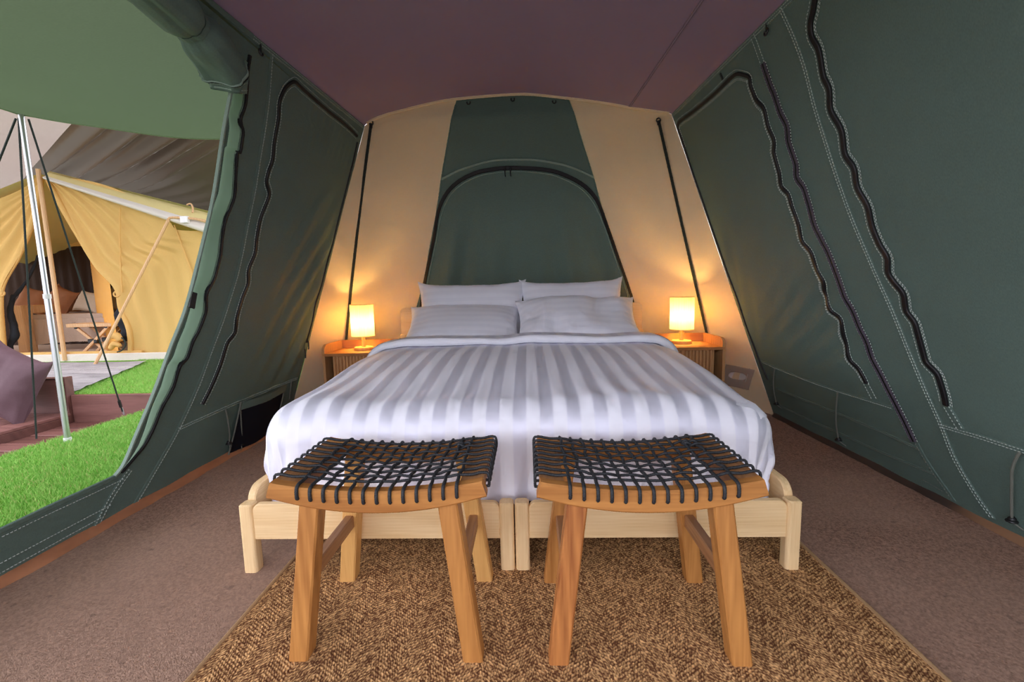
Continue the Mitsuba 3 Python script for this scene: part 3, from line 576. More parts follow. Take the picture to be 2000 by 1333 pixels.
# folded-back top of the duvet: a soft slab whose end rolls over
ss = np.linspace(-DA-0.02, DA+0.02, 160); prof = []
for a in np.linspace(-math.pi/2, math.pi/2, 9)[::-1]: prof.append((2.585-0.022*math.cos(a), 0.026+0.022*math.sin(a)))
prof = [(2.80, 0.030), (2.74, 0.046)] + prof + [(2.8, 0.004)]
rows = np.array([[(s, y+0.012*math.sin(s*5+1)+0.02*(s/DA)**2, o*(1+0.12*math.sin(s*9))) for y, o in prof] for s in ss])
P = cloth(rows[..., 0], rows[..., 1], rows[..., 2])
uv = np.stack([rows[..., 0].ravel(), rows[..., 1].ravel()], -1)
add('duvet__fold', grid(P), 'linen_white', True, label='plain white turned-back edge')
add('duvet__fold__facing', grid(cloth(rows[:, :3, 0], rows[:, :3, 1], rows[:, :3, 2]+0.002)), 'satin', True, uv=np.stack([rows[:, :3, 0].ravel(), rows[:, :3, 1].ravel()], -1), label='striped facing on the fold')

def pillow(a, b, h, seed, n=44, wr=0.010, ear=0.15):
    """closed cushion, 2a x 2b, 2h thick, in its own x-y plane"""
    u, v = np.meshgrid(np.linspace(-1, 1, n), np.linspace(-1, 1, n))
    x = a*u*(1-0.07*(1-v**2)*u**4+0.03*u*u*v*v); y = b*v*(1-ear*(1-np.abs(u)**5)*v**4+0.05*u*u*v*v)
    e = np.clip((1-np.abs(u)**3.2)*(1-np.abs(v)**3.2), 0, 1)**0.55
    Q = np.stack([x, y, 0*x], -1)
    w = (nz(Q, 7.0, seed)-.5)*2*wr + (nz(Q*np.array([1.0, .45, 1]), 14.0, seed+5)-.5)*wr
    rad = np.sin(np.arctan2(v, u)*14+seed)*0.004*sm(.55, .95, np.maximum(abs(u), abs(v)))
    top = np.stack([x, y, h*e+(w+rad)*e**.5], -1); bot = np.stack([x, y, -h*e+0.5*w*e**.5], -1)
    bot[0], bot[-1], bot[:, 0], bot[:, -1] = top[0], top[-1], top[:, 0], top[:, -1]
    A, B = grid(top), grid(bot); B.invert()
    m = trimesh.Trimesh(np.vstack([A.vertices, B.vertices]), np.vstack([A.faces, B.faces+len(A.vertices)]), process=False)
    if m.volume < 0: m.invert()
    uv = np.stack([x.ravel(), y.ravel()], -1)
    return m, np.vstack([uv, uv])
def place_pillow(name, a, b, h, seed, loc, tilt, turn, mat, label, group, roll=0.0, wr=0.010, cat_='pillow', n=44):
    m, uv = pillow(a, b, h, seed, n, wr)
    R = trimesh.transformations.euler_matrix(0, 0, roll) 
    M = trimesh.transformations.rotation_matrix(turn, [0, 0, 1]) @ trimesh.transformations.rotation_matrix(tilt, [1, 0, 0]) @ R
    M[:3, 3] = loc; m.apply_transform(M)
    return add(name, m, mat, True, uv=uv, label=label, cat=cat_, group=group)
d = math.radians
PG = 'white pillows at the head of the bed'
place_pillow('pillow', 0.385, 0.235, 0.075, 1, (-0.40, 3.195, 0.765), d(66), d(2), 'pillow_linen', 'rear white pillow standing at the head of the left bed', PG)
place_pillow('pillow', 0.365, 0.235, 0.075, 12, (0.315, 3.20, 0.765), d(66), d(-1), 'pillow_linen', 'rear white pillow standing at the head of the right bed', PG, roll=d(0.5))
place_pillow('pillow', 0.385, 0.245, 0.085, 23, (-0.435, 2.985, 0.672), d(31), d(3), 'pillow_linen', 'front white pillow leaning back on the left bed', PG, roll=d(-1.5))
place_pillow('pillow', 0.405, 0.245, 0.095, 34, (0.325, 2.975, 0.690), d(36), d(-1), 'pillow_linen', 'rumpled front white pillow leaning back on the right bed', PG, roll=d(1.0), wr=0.028)

# nightstands
def nightstand(x0, x1, y0, y1, flip, label):
    key = 'nightstand' if not any(k.startswith('nightstand__') for k in scene) else 'nightstand_001'
    tag(key, label, 'nightstand', 'oak nightstands beside the beds')
    zt, th, gh = 0.50, 0.018, 0.062
    add(key+'__top', cbox(x0+.002, x1-.002, y0, y1, zt-.02, zt, .002), 'oak')
    for X in (x0, x1-th):      # sides carry the low gallery, its front ends cut down
        pr = np.array([(y0, 0.0), (y1, 0.0), (y1, zt+gh), (y0+.035, zt+gh), (y0+.006, zt+gh-.02), (y0, zt+gh-.035)])
        add(key+'__side', loft([np.stack([0*pr[:, 0]+x, pr[:, 0], pr[:, 1]], -1) for x in (X, X+th)]), 'oak_z', 20)
    add(key+'__gallery', cbox(x0+th, x1-th, y1-th, y1, zt, zt+gh, .002), 'oak')
    add(key+'__back', cbox(x0+th, x1-th, y1-.012, y1-.002, .02, zt-.02, .001), 'oak_z')
    add(key+'__bottom', cbox(x0+th, x1-th, y0+.01, y1-.02, .05, .07, .002), 'oak')
    s0, s1 = (x0+th, x1-th-.045) if flip else (x0+th+.045, x1-th)
    sl = []
    for x in np.arange(s0, s1-.018, .0235):
        a = np.linspace(0, math.pi, 7); pr = np.array([(x+.011-.0095*math.cos(t), y0+.022-.010*math.sin(t)) for t in a]+[(x+.0205, y0+.028), (x+.0015, y0+.028)])
        sl.append(loft([np.column_stack([pr, np.full(len(pr), z)]) for z in (.072, zt-.022)]))
    sl.append(cbox(s0, s1, y0+.026, y0+.034, .072, zt-.022, .001))
    add(key+'__slatted_door', cat(sl), 'oak_z', 30)
    return key
nightstand(-1.446, -0.96, 3.06, 3.385, False, 'left oak nightstand with a slatted front and low gallery, nearer the door')
nightstand(0.85, 1.318, 3.02, 3.38, True, 'right oak nightstand with a slatted front and low gallery, beside the cable port')

# table lamps
scene['glow'] = {'type': 'diffuse', 'reflectance': rgb((0.8, 0.8, 0.8))}
def lamp(x, y, z, label, cordpts):
    key = 'table_lamp' if not any(k.startswith('table_lamp__') for k in scene) else 'table_lamp_001'
    tag(key, label, 'lamp', 'lit table lamps on the nightstands')
    add(key+'__base', lathe([(0.0001, 0), (.066, 0), (.070, .003), (.070, .018), (.066, .023), (0.0001, .023)], 48, (x, y, z)), 'lamp_wood')
    add(key+'__stem', lathe([(.0001, .022), (.015, .022), (.0135, .03), (.0135, .092), (.0001, .094)], 24, (x, y, z)), 'lamp_wood')
    add(key+'__socket', lathe([(.0001, .092), (.016, .092), (.016, .135), (.0001, .135)], 20, (x, y, z)), 'plastic_white')
    a = np.linspace(0, 2*math.pi, 65)[:-1]
    R, z0, z1 = 0.083, .102, .334
    P = np.array([[(x+R*math.cos(t), y+R*math.sin(t), z+h) for h in np.linspace(z0, z1, 12)] for t in a])
    uv = np.array([[(t/(2*math.pi), h) for h in np.linspace(0, 1, 12)] for t in a]).reshape(-1, 2)
    add(key+'__shade', grid(P, closed_u=True), 'shade_linen', True, uv=uv, label='glowing cylindrical linen shade')
    for h in (z0, z1):
        add(key+'__shade__ring', trimesh.creation.torus(R, .0028, 64, 8).apply_translation((x, y, z+h)), 'shade_linen')
    add(key+'__shade__spider', cat([tube([(x-R*math.cos(t), y-R*math.sin(t), z+.30), (x+R*math.cos(t), y+R*math.sin(t), z+.30)], .0016, 6) for t in (.4, .4+math.pi/2)]), 'metal')
    b = trimesh.creation.icosphere(3, 0.030).apply_scale([1, 1, 1.25]).apply_translation((x, y, z+.205))
    scene[key+'__bulb'] = mikit.ply(b, 'glow', smooth=True, emitter={'type': 'area', 'radiance': rgb((6.6, 4.2, 1.4))})
    add(key+'__cord', tube(cordpts, .0028, 6, step=.01), 'plastic_black')
lamp(-1.215, 3.245, 0.50, 'lit cream table lamp on the left nightstand', [(-1.15,3.25,.503),(-1.10,3.20,.503),(-1.06,3.19,.503),(-1.01,3.23,.504),(-.985,3.30,.52),(-.98,3.37,.564),(-.97,3.46,.565),(-.97,3.48,.40)])
lamp(1.105, 3.255, 0.50, 'lit cream table lamp on the right nightstand', [(1.04,3.25,.503),(1.0,3.235,.503),(.94,3.24,.503),(.89,3.27,.503),(.872,3.33,.52),(.868,3.36,.568),(.86,3.43,.56),(.86,3.44,.40)])
tag('phone_charger', 'small white charger on the left nightstand beside the lamp base', 'charger')
add('phone_charger__body', cbox(-1.115, -1.055, 3.27, 3.32, .50, .525, .006), 'plastic_white')
add('phone_charger__lead', tube([(-1.056,3.295,.508),(-1.03,3.28,.504),(-1.0,3.31,.504),(-.99,3.36,.504)], .0025, 6, step=.01), 'plastic_white')

# stools
def stool(cx, y0, key, label, mats, sd):
    """rope-seat saddle stool, front face of the seat at y0"""
    W2, D, TW = 0.262, 0.345, 0.033
    tag(key, label, 'stool', 'rope seat stools at the foot of the bed')
    zt = lambda x: 0.447+0.024*(x/W2)**2
    zb = lambda x: 0.392+0.040*(x/W2)**2
    def rail_x(ya, yb):
        S = []
        for x in np.linspace(-W2, W2, 25):
            e = 0.006*(abs(x) == W2); T_, B_ = zt(x), zb(x); c = .004
            S.append([(cx+x, ya+c, B_), (cx+x, yb-c, B_), (cx+x, yb, B_+c), (cx+x, yb, T_-c), (cx+x, yb-c, T_), (cx+x, ya+c, T_), (cx+x, ya, T_-c), (cx+x, ya, B_+c)])
        S = np.array(S); S[0, :, 0] += np.where(S[0, :, 2] > .45, .006, -.004); S[-1, :, 0] -= np.where(S[-1, :, 2] > .45, .006, -.004)
        return loft(S)
    add(key+'__front_rail', rail_x(y0, y0+TW), mats[0], 30)
    add(key+'__back_rail', rail_x(y0+D-TW, y0+D), mats[0], 30)
    for s in (-1, 1):
        S = []
        for y in np.linspace(y0+TW-.002, y0+D-TW+.002, 3):
            xs = np.linspace(.200, W2-.004, 6)*s
            S.append([(cx+x, y, zt(x)-.002) for x in xs]+[(cx+x, y, zb(x)+.004) for x in xs[::-1]])
        add(key+'__side_rail', loft(np.array(S)), 'acacia_y', 30)
    # legs splay outwards; tops run up under the rails
    lx0, lx1 = 0.168, 0.220
    for s in (-1, 1):
        for fb in (0, 1):
            yt = y0+.036 if fb == 0 else y0+D-.036
            yb = y0-.006+.025 if fb == 0 else y0+D-.019
            m = bar((cx+s*lx1, yb, 0.004), (cx+s*lx0, yt, zb(lx0)+.012), .048, .050, .004, up=(0, 1, 0), cut=(0.006, None))
            add(key+'__leg', m, mats[1+(s > 0)+2*fb], 30)
        zs = 0.215; f = zs/zb(lx0); X = cx+s*(lx1+(lx0-lx1)*f)
        add(key+'__stretcher', bar((X, y0+.045, zs), (X, y0+D-.045, zs), .026, .040, .003), 'acacia_y', 30)
    # rope seat: 13 cords front to back, 9 cords side to side, woven over and under
    nx, ny = 13, 9
    X = np.linspace(-.188, .196, nx); Y = y0+np.linspace(.046, D-.030, ny)
    rr, rx = .0043, .0036; r2 = np.random.default_rng(sd)
    jx = r2.normal(0, .001, (nx, ny)); jy = r2.normal(0, .001, (nx, ny))
    sag = lambda x, y: zt(x)+.003-.007*math.sin(math.pi*np.clip((y-y0)/D, 0, 1))*max(0, 1-(x/.2)**2)
    for i in range(nx):
        x = X[i]; P = [(x, y0+.012, zt(x)-.027), (x, y0-.0035, zt(x)-.026), (x, y0-.0045, zt(x)-.014), (x, y0-.001, zt(x)+.001), (x, y0+.010, zt(x)+.0055), (x, y0+.03, zt(x)+.0055)]
        for j in range(ny):
            P.append((x+jx[i, j]+.0022*math.sin(j*1.9+i), Y[j], sag(x, Y[j])+.0055+(.0022 if (i+j) % 2 else -.0022)*(0.25 if j in (0, ny-1) else 1)))
        P += [(x, y0+D-.025, zt(x)+.0055), (x, y0+D-.010, zt(x)+.0055), (x, y0+D+.001, zt(x)+.001), (x, y0+D+.0045, zt(x)-.014), (x, y0+D+.0035, zt(x)-.026), (x, y0+D-.012, zt(x)-.027)]
        add(key+'__cord', tube(np.array(P)+[cx, 0, 0], rr, 7, step=.006), 'rope', True)
    for j in range(ny):
        y = Y[j]; e = W2
        P = [(-e+.012, y, zb(e)+.008), (-e-.0065, y, zb(e)+.008), (-e-.007, y, zt(e)-.012), (-e-.003, y, zt(e)+.002), (-e+.010, y, zt(e)+.0035), (-e+.03, y, zt(e-.03)+.0045), (-.215, y, zt(.215)+.0048)]
        for i in range(nx):
            P.append((X[i], y+jy[i, j]+.0012*math.sin(i*1.7+j), sag(X[i], y)+.0055+(-.0022 if (i+j) % 2 else .0022)*(0.25 if j in (0, ny-1) else 1)))
        P += [(.222, y, zt(.222)+.0048), (e-.03, y, zt(e-.03)+.0045), (e-.010, y, zt(e)+.0035), (e+.003, y, zt(e)+.002), (e+.007, y, zt(e)-.012), (e+.0065, y, zb(e)+.008), (e-.012, y, zb(e)+.008)]
        add(key+'__cord', tube(np.array(P)+[cx, 0, 0], rx, 7, step=.006), 'rope', True)
    kx, ky = (cx+.175, y0+.26)
    add(key+'__knot', cat([tube(np.stack([kx+.012*np.cos(a)+.01*np.cos(2*a), ky+.010*np.sin(a), 0.468+.006*np.sin(3*a)], -1), .0045, 7) for a in [np.linspace(0, 5.9, 30)]]), 'rope', True)
AZ, AR, AL = 'acacia_z', 'acacia_red', 'acacia_light'
stool(-0.372, 1.005, 'stool', 'left woven rope stool with pale rear legs, in front of the left bed', ('acacia_x', AZ, AZ, AL, AL), 3)
stool(0.278, 0.998, 'stool_001', 'right woven rope stool with one reddish front leg, in front of the right bed', ('acacia_x', AR, AZ, AZ, AZ), 5)

# sisal rug with a bound edge
rx0, rx1, ry0, ry1 = -0.83, 0.94, 0.30, 1.62
g = np.array([[(x, y, 0.008) for x in np.linspace(rx0, rx1, 60)] for y in np.linspace(ry0, ry1, 50)])
add('sisal_rug', cat([cbox(rx0, rx1, ry0, ry1, 0.0, 0.0075, .002), grid(g[1:-1, 1:-1])]), 'sisal', 30, label='tan woven sisal rug under the two stools', cat='rug')
lp = [(rx0, ry0, .006), (rx0, ry1, .006), (rx1, ry1, .006), (rx1, ry0, .006), (rx0, ry0, .006)]
add('sisal_rug__binding', cat([tube([a, b], .0065, 8, step=.05) for a, b in zip(lp[:-1], lp[1:])]), 'sisal_edge')

# ---------------------------------------------------------------- the rolled door flap and the awning
ax = resample(np.array([(-1.168,1.860,1.735),(-1.158,1.835,1.775),(-1.140,1.74,1.815),(-1.128,1.60,1.838),(-1.122,1.45,1.852),(-1.118,1.2,1.868),(-1.112,0.8,1.885),(-1.108,0.2,1.895),(-1.11,-0.38,1.885)]), 0.012)
n_ = len(ax); L_ = np.r_[0, np.cumsum(np.linalg.norm(np.diff(ax, axis=0), axis=1))]
t, N, B = frames(ax, (1, 0, 0)); ang = np.linspace(0, 2*math.pi, 49)[:-1]
rr_ = 0.052+0.024*sm(0.0, 0.10, L_)
rr_ = rr_*(1-0.30*np.exp(-((L_-0.30)/0.035)**2)-0.30*np.exp(-((L_-1.15)/0.035)**2))
S = []
for k in range(n_):
    q = np.stack([np.cos(ang), np.sin(ang), np.full_like(ang, L_[k]*2.2)], -1)
    r = rr_[k]*(1+0.50*(nz(q, 1.3, 2.0)-.5)+0.35*(nz(q*np.array([2.4, 2.4, .6]), 1.6, 7.0)-.5)-0.16*np.exp(-((np.angle(np.exp(1j*(ang-3.4-1.5*L_[k]))))/.16)**2)*sm(.05, .15, L_[k]))
    S.append(ax[k]+N[k]*(r*np.cos(ang))[:, None]+B[k]*(r*np.sin(ang))[:, None])
add('wall_left__rolled_door', loft(S), 'canvas_green', True, label='rolled up green door flap')
for L0 in (0.012, 0.045):
    k = int(np.searchsorted(L_, L0)); add('wall_left__rolled_door__hem', tube(np.vstack([S[k], S[k][:1]]), 0.0045, 6), 'canvas_green_light')
def wall_roll_strap(L0):
    k = int(np.searchsorted(L_, L0)); c = ax[k]
    P = np.vstack([c+(S[k]-c)*1.05, (c+(S[k]-c)*1.05)[:1]])
    w = t[k]*0.010
    add('wall_left__rolled_door__strap', loft(np.stack([P-w, P+w, (P-c)*1.06+c+w, (P-c)*1.06+c-w], 1), caps=False), 'canvas_green', True)
wall_roll_strap(0.30); wall_roll_strap(1.15)
def cuff(l0, l1, f, mat, nm):
    ks = range(int(np.searchsorted(L_, l0)), int(np.searchsorted(L_, l1))+1)
    add('wall_left__rolled_door__'+nm, loft(np.array([ax[k]+(S[k]-ax[k])*f for k in ks])), mat, True)
cuff(0.0, 0.05, 1.07, 'canvas_green', 'cuff'); cuff(0.052, 0.064, 1.05, 'zip_black', 'zipper'); cuff(0.066, 0.075, 1.07, 'canvas_green_light', 'piping')

def awning_pt(u, v):
    """u: 0 at the tent, 1 at the outer poles; v: 0 at the rear edge, 1 towards the camera"""
    A, Bq = np.array([-1.10, 3.04, 1.945]), np.array([-3.07, 2.77, 2.035]); C, Dq = np.array([-1.06, -0.4, 1.90]), np.array([-3.07, -0.3, 2.03])
    u, v = np.asarray(u, float)[..., None], np.asarray(v, float)[..., None]
    P = (A*(1-u)+Bq*u)*(1-v)+(C*(1-u)+Dq*u)*v
    sagv = 0.16*np.sin(math.pi*np.clip(u, 0, 1))*np.sin(math.pi*np.clip(0.04+v*.92, 0, 1))**.8 + 0.05*np.sin(math.pi*u)*(1-v)*0.9
    P[..., 2] -= sagv[..., 0]*0.8
    P[..., 2] -= 0.06*np.exp(-((v[..., 0])/0.03)**2)*0 
    return P
U, V = np.meshgrid(np.linspace(0, 1, 60), np.linspace(0, 1, 70))
P = awning_pt(U, V); P[..., 2] += 0.015*np.exp(-((1-U)**2+V**2)/0.008)+0.012*np.sin(U*9)*np.exp(-V/.05)*U*(1-U)*4
add('awning', grid(P), 'awning_green', True, label='green fabric awning stretched from the tent over the lawn', cat='awning')
e, e2 = P[0], P[:, -1]
scene['awning_hem'] = diffuse((0.30, 0.38, 0.24))
add('awning__hem', tube(e, 0.005, 6), 'awning_hem'); add('awning__hem', tube(e2, 0.005, 6, step=.05), 'awning_hem')
tag('awning_pole', 'slim silver aluminium pole holding up the awning corner', 'pole')
add('awning_pole__lower_tube', lathe([(.0001, 0), (.017, 0), (.017, .95), (.0001, .95)], 24, (-3.05, 2.76, -.005)), 'metal')
add('awning_pole__upper_tube', lathe([(.0001, .93), (.0145, .93), (.0145, 2.05), (.0001, 2.05)], 24, (-3.05, 2.76, -.005)), 'metal')
add('awning_pole__collar', lathe([(.0001, .935), (.020, .935), (.020, .965), (.0001, .965)], 24, (-3.05, 2.76, -.005)), 'plastic_white')
add('awning_pole__foot', lathe([(.0001, 0), (.022, 0), (.021, .03), (.0001, .03)], 24, (-3.05, 2.76, -.012)), 'plastic_white')
def guy(name, a, b, label, adj=None):
    k = name if name not in scene and not any(q.startswith(name+'__') for q in scene) else None
    i = 1
    while k is None:
        c = '%s_%03d' % (name, i); i += 1
        if not any(q == c or q.startswith(c+'__') for q in scene): k = c
    tag(k, label, 'rope', None)
    add(k+'__line', tube([a, b], 0.0055, 6), 'strap_dark')
    if adj is not None:
        p = np.array(a)*(1-adj)+np.array(b)*adj; v = np.array(b)-np.array(a); v /= np.linalg.norm(v)
        add(k+'__adjuster', bar(p-v*.03, p+v*.03, .016, .022, .003), 'plastic_black')
    return k
guy('guy_rope', (-3.08, 2.77, 2.03), (-3.31, 2.80, 0.0), 'black guy rope hanging almost straight down left of the silver pole', None)
k = guy('guy_rope', (-3.04, 2.79, 2.03), (-3.335, 3.47, 0.0), 'black guy rope running down right of the silver pole to the lawn peg', 0.965)
add(k+'__peg', tube([(-3.335, 3.47, .03), (-3.345, 3.49, -.03)], .007, 6), 'metal')
guy('guy_rope', (-3.075, 2.75, 2.02), (-3.75, 2.35, 0.0), 'black guy rope slanting out of the picture at its left edge', None)

# ---------------------------------------------------------------- lawn blades
def blades(rects, n, label, key, zf):
    A = np.array([(x1-x0)*(y1-y0) for x0, x1, y0, y1 in rects]); V, F, Cc = [], [], []
    for (x0, x1, y0, y1), m in zip(rects, (A/A.sum()*n).astype(int)):
        x, y = rng.uniform(x0, x1, m), rng.uniform(y0, y1, m); th = rng.uniform(0, 2*math.pi, m); h = rng.uniform(.014, .032, m); w = rng.uniform(.0022, .0042, m)
        lean = rng.uniform(.2, 1.1, m)*h; la = rng.uniform(0, 2*math.pi, m); z = zf(x, y)
        dx, dy = np.cos(th)*w/2, np.sin(th)*w/2; lx, ly = np.cos(la)*lean, np.sin(la)*lean
        a = np.stack([x-dx, y-dy, z], -1); b = np.stack([x+dx, y+dy, z], -1)
        c = np.stack([x+dx*.8+lx*.4, y+dy*.8+ly*.4, z+h*.62], -1); e = np.stack([x-dx*.8+lx*.4, y-dy*.8+ly*.4, z+h*.62], -1)
        tip = np.stack([x+lx, y+ly, z+h*.95], -1)
        k = sum(len(v) for v in V); i = k+np.arange(m)*5
        V.append(np.stack([a, b, c, e, tip], 1).reshape(-1, 3))
        F += [np.stack([i, i+1, i+2], -1), np.stack([i, i+2, i+3], -1), np.stack([i+3, i+2, i+4], -1)]
        q = rng.uniform(0, 1, (m, 1)); col = np.array([0.12, 0.36, 0.04])*(1-q)+np.array([0.46, 0.72, 0.20])*q
        y_ = rng.uniform(0, 1, m) < .12; col[y_] = np.array([0.50, 0.52, 0.20])
        Cc.append(np.repeat(col, 5, 0))
    add(key, trimesh.Trimesh(np.vstack(V), np.vstack(F), process=False), 'grass', False, color=np.vstack(Cc), label=label, cat='grass', kind='stuff')
blades([(-3.19, -1.80, 1.1, 3.67), (-2.75, -1.80, 0.2, 1.1)], 75000, 'bright green artificial grass beside the tent, in front of the deck', 'lawn', lambda x, y: 0*x-.012)

# ---------------------------------------------------------------- timber deck and upper terrace
tag('timber_deck', 'reddish brown timber deck steps beside the lawn', 'deck')
for i in range(9):
    y = 2.05+i*.178
    add('timber_deck__plank', cbox(-3.95, -3.205, y, y+.172, -.165, -.14+.003*(i % 3), .004), 'deck_x' if i % 2 else 'deck_dark')
for i in range(5):
    x = -4.98+i*.206
    add('timber_deck__bench_board', cbox(x, x+.200, 2.0, 3.64, -.075, -.05, .004), 'deck_x')
add('timber_deck__bench_riser', cbox(-3.985, -3.955, 2.0, 3.64, -.16, -.076, .003), 'deck_dark')
add('timber_deck__box_front', cbox(-6.4, -3.99, 3.64, 3.68, -.2, .245, .004), 'deck_x')
add('timber_deck__box_cap', cbox(-6.4, -3.991, 3.635, 3.70, .246, .256, .003), 'deck_dark')
add('timber_deck__box_end', cbox(-3.99, -3.965, 3.63, 3.70, -.2, .262, .003), 'deck_dark')
add('timber_deck__terrace_riser', cbox(-3.9645, -1.9, 3.66, 3.70, -.2, .10, .004), 'deck_x')
def terr(x, y): return 0.105+0.028*np.clip(np.asarray(y, float)-3.7, 0, 2.2)
g = np.array([[(x, y, terr(x, y)-.012) for x in np.linspace(-9, -1.4, 12)] for y in np.linspace(3.70, 12, 10)])
add('terrace', grid(g), 'turf_back', False, label='raised grassy terrace under the beige tent', kind='structure')
blades([(-4.9, -2.2, 3.71, 5.55)], 42000, 'bright green artificial grass on the upper terrace before the beige tent', 'lawn_001', lambda x, y: terr(x, y)-.012)
# grey floor mat in front of the beige tent: a skewed strip with a crinkled surface
q = np.array([(-7.6, 3.72), (-3.99, 3.72), (-4.62, 5.20), (-7.6, 5.20)])
rows = []
for t2 in np.linspace(0, 1, 40):
    a, b = q[0]*(1-t2)+q[3]*t2, q[1]*(1-t2)+q[2]*t2
    p = a+(b-a)*np.linspace(0, 1, 90)[:, None]
    rows.append(np.column_stack([p, terr(p[:, 0], p[:, 1])+.014+.014*(nz(np.column_stack([p[:, 0]*.6, p[:, 1]*2.4, p[:, 0]*0]), 5.0)-.4)]))
add('floor_mat', grid(np.array(rows)), 'mat_grey', True, label='crinkled grey outdoor mat in front of the beige tent', cat='mat')

place_pillow('cushion', 0.29, 0.285, 0.10, 51, (-4.24, 3.45, 0.262), d(76), d(-4), 'cushion_maroon', 'large maroon cushion leaning on the timber deck box', None, roll=d(-21), cat_='cushion', wr=0.035)

# ---------------------------------------------------------------- beige tent on the terrace
BT = 'beige_tent'
tag(BT, 'beige canvas tent with tied back door flaps on the terrace', 'tent')
YF = 5.5
def curtain(A, Bp, n, m, y, disp):
    """cloth between two edges given as (x, z) polylines on the front plane"""
    A, Bp = resample(np.array(A, float), .02), resample(np.array(Bp, float), .02)
    f = lambda P, k: np.stack([np.interp(np.linspace(0, 1, k), np.linspace(0, 1, len(P)), P[:, i]) for i in (0, 1)], -1)
    A, Bp = f(A, n), f(Bp, n); s = np.linspace(0, 1, m); v = np.linspace(0, 1, n)
    P = A[:, None]*(1-s[None, :, None])+Bp[:, None]*s[None, :, None]
    S_, V2 = np.meshgrid(s, v)
    return grid(np.stack([P[..., 0], y-disp(S_, V2), P[..., 1]], -1))
tieR, tieL = (-5.125, 0.98), (-6.63, 1.02)
lf_in = [(-5.90,2.40),(-6.08,1.92),(-6.32,1.48),tieL,(-6.69,0.72),(-6.72,0.24)]
lf_out = [(-5.95,2.46),(-6.15,2.31),(-6.5,2.18),(-7.0,2.02),(-7.9,1.8),(-7.95,1.2),(-7.9,.22)]
rf_in = [(-5.83,2.38),(-5.57,1.78),(-5.37,1.33),tieR,(-5.12,0.86),(-5.03,0.49),(-5.06,0.22)]
rf_out = [(-5.79,2.41),(-4.36,1.84),(-4.30,1.75),(-3.75,1.70),(-3.6,.9),(-3.55,.20)]
pleat = lambda k, s0, q: (lambda S, V: 0.10*np.exp(-((V-q)/.45)**2)*(np.sin(S*k+2*V)*.35)*(1-S)**.7*sm(1.0, .5, S) + .05*S*0 + .02*np.sin(S*7+V*3))
add(BT+'__door_flap', curtain(lf_in, lf_out, 70, 70, YF, pleat(34, 0, .5)), 'beige_canvas', True)
add(BT+'__door_flap', curtain(rf_in, rf_out, 70, 90, YF, pleat(40, 0, .55)), 'beige_canvas', True)
for pts in ([(-4.95,2.03),(-5.02,1.5),(-5.06,1.0)], [(-4.30,1.80),(-4.16,1.3),(-4.0,.7)]):
    add(BT+'__seam', tube([(x, YF-.035, z) for x, z in pts], .008, 6, step=.05), 'beige_canvas')
for nm, tp in (('R', tieR), ('L', tieL)):
    add(BT+'__tie', trimesh.creation.torus(.035, .010, 20, 8).apply_transform(trimesh.transformations.rotation_matrix(1.2, [1, .3, 0])).apply_translation((tp[0], YF-.04, tp[1])), 'beige_canvas')
# hem of the flaps gathered as rolls along the door opening
for L in (lf_in, rf_in):
    P = np.array([(x, YF-.03, z) for x, z in L]); P = resample(P, .03)
    add(BT+'__flap_edge', tube(P, .022+.010*np.sin(np.linspace(0, 9, len(P))), 8), 'beige_canvas', True)
# roof: pale upper face and grey rounded lower edge, overhanging the front
r0, r1 = np.array((-5.84, 2.50)), np.array((-4.06, 2.02)); q0, q1 = np.array((-5.76, 2.36)), np.array((-3.55, 1.57))
s = np.linspace(0, 1, 30)[:, None]; ridge, low = r0+(np.array((-3.4, 1.83))-r0)*s, q0+(q1-q0)*s
def roof_row(t, y): P = ridge*(1-t)+low*t; return np.stack([P[:, 0], np.full(30, y), P[:, 1]], -1)
add(BT+'__roof', grid(np.array([roof_row(0, 7.6)-[0, 0, 1.1], roof_row(0, 5.52), roof_row(.3, 5.46), roof_row(.58, 5.42)])), 'beige_roof', True)
add(BT+'__roof_edge', grid(np.array([roof_row(.58, 5.42), roof_row(.75, 5.37), roof_row(.9, 5.36), roof_row(1.0, 5.39), roof_row(1.0, 5.47)])), 'beige_roof_edge', True)
g = np.array([[(x, y, 2.46-.32*abs(x+5.87)-0.18*(y-5.5)) for x in np.linspace(-5.9, -8.0, 12)] for y in (5.45, 6.2, 7.6)])
add(BT+'__roof', grid(g), 'beige_roof', True)
add(BT+'__skirt', cat([cbox(-8.0, -3.5, 5.43, 5.46, .14, .235, .004)]), 'skirt_white')
add(BT+'__sill', cbox(-7.2, -4.9, 5.46, 5.50, .15, .262, .006), 'beige_canvas')
# inside of the beige tent
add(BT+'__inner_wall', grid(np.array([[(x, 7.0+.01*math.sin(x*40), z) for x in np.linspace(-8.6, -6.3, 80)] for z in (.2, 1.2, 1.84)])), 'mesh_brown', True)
add(BT+'__valance', grid(np.array([[(x, 7.0-.25*t, 1.80+.5*t) for x in np.linspace(-8.6, -6.3, 12)] for t in (0, .5, 1)])), 'beige_canvas', True)
add(BT+'__valance', cbox(-8.6, -6.2, 6.94, 6.98, 1.76, 1.83, .006), 'beige_canvas')
add(BT+'__inner_wall', grid(np.array([[(x, y, z) for x, y in ((-6.85, 6.98), (-6.35, 6.4), (-5.35, 5.62))] for z in (.2, 1.0, 1.9)])), 'amber_canvas', True, label='amber inner side wall')
add(BT+'__floor', frame_grid(-8.6, -4.9, 5.5, 7.0, .205), 'sofa_cloth', False)
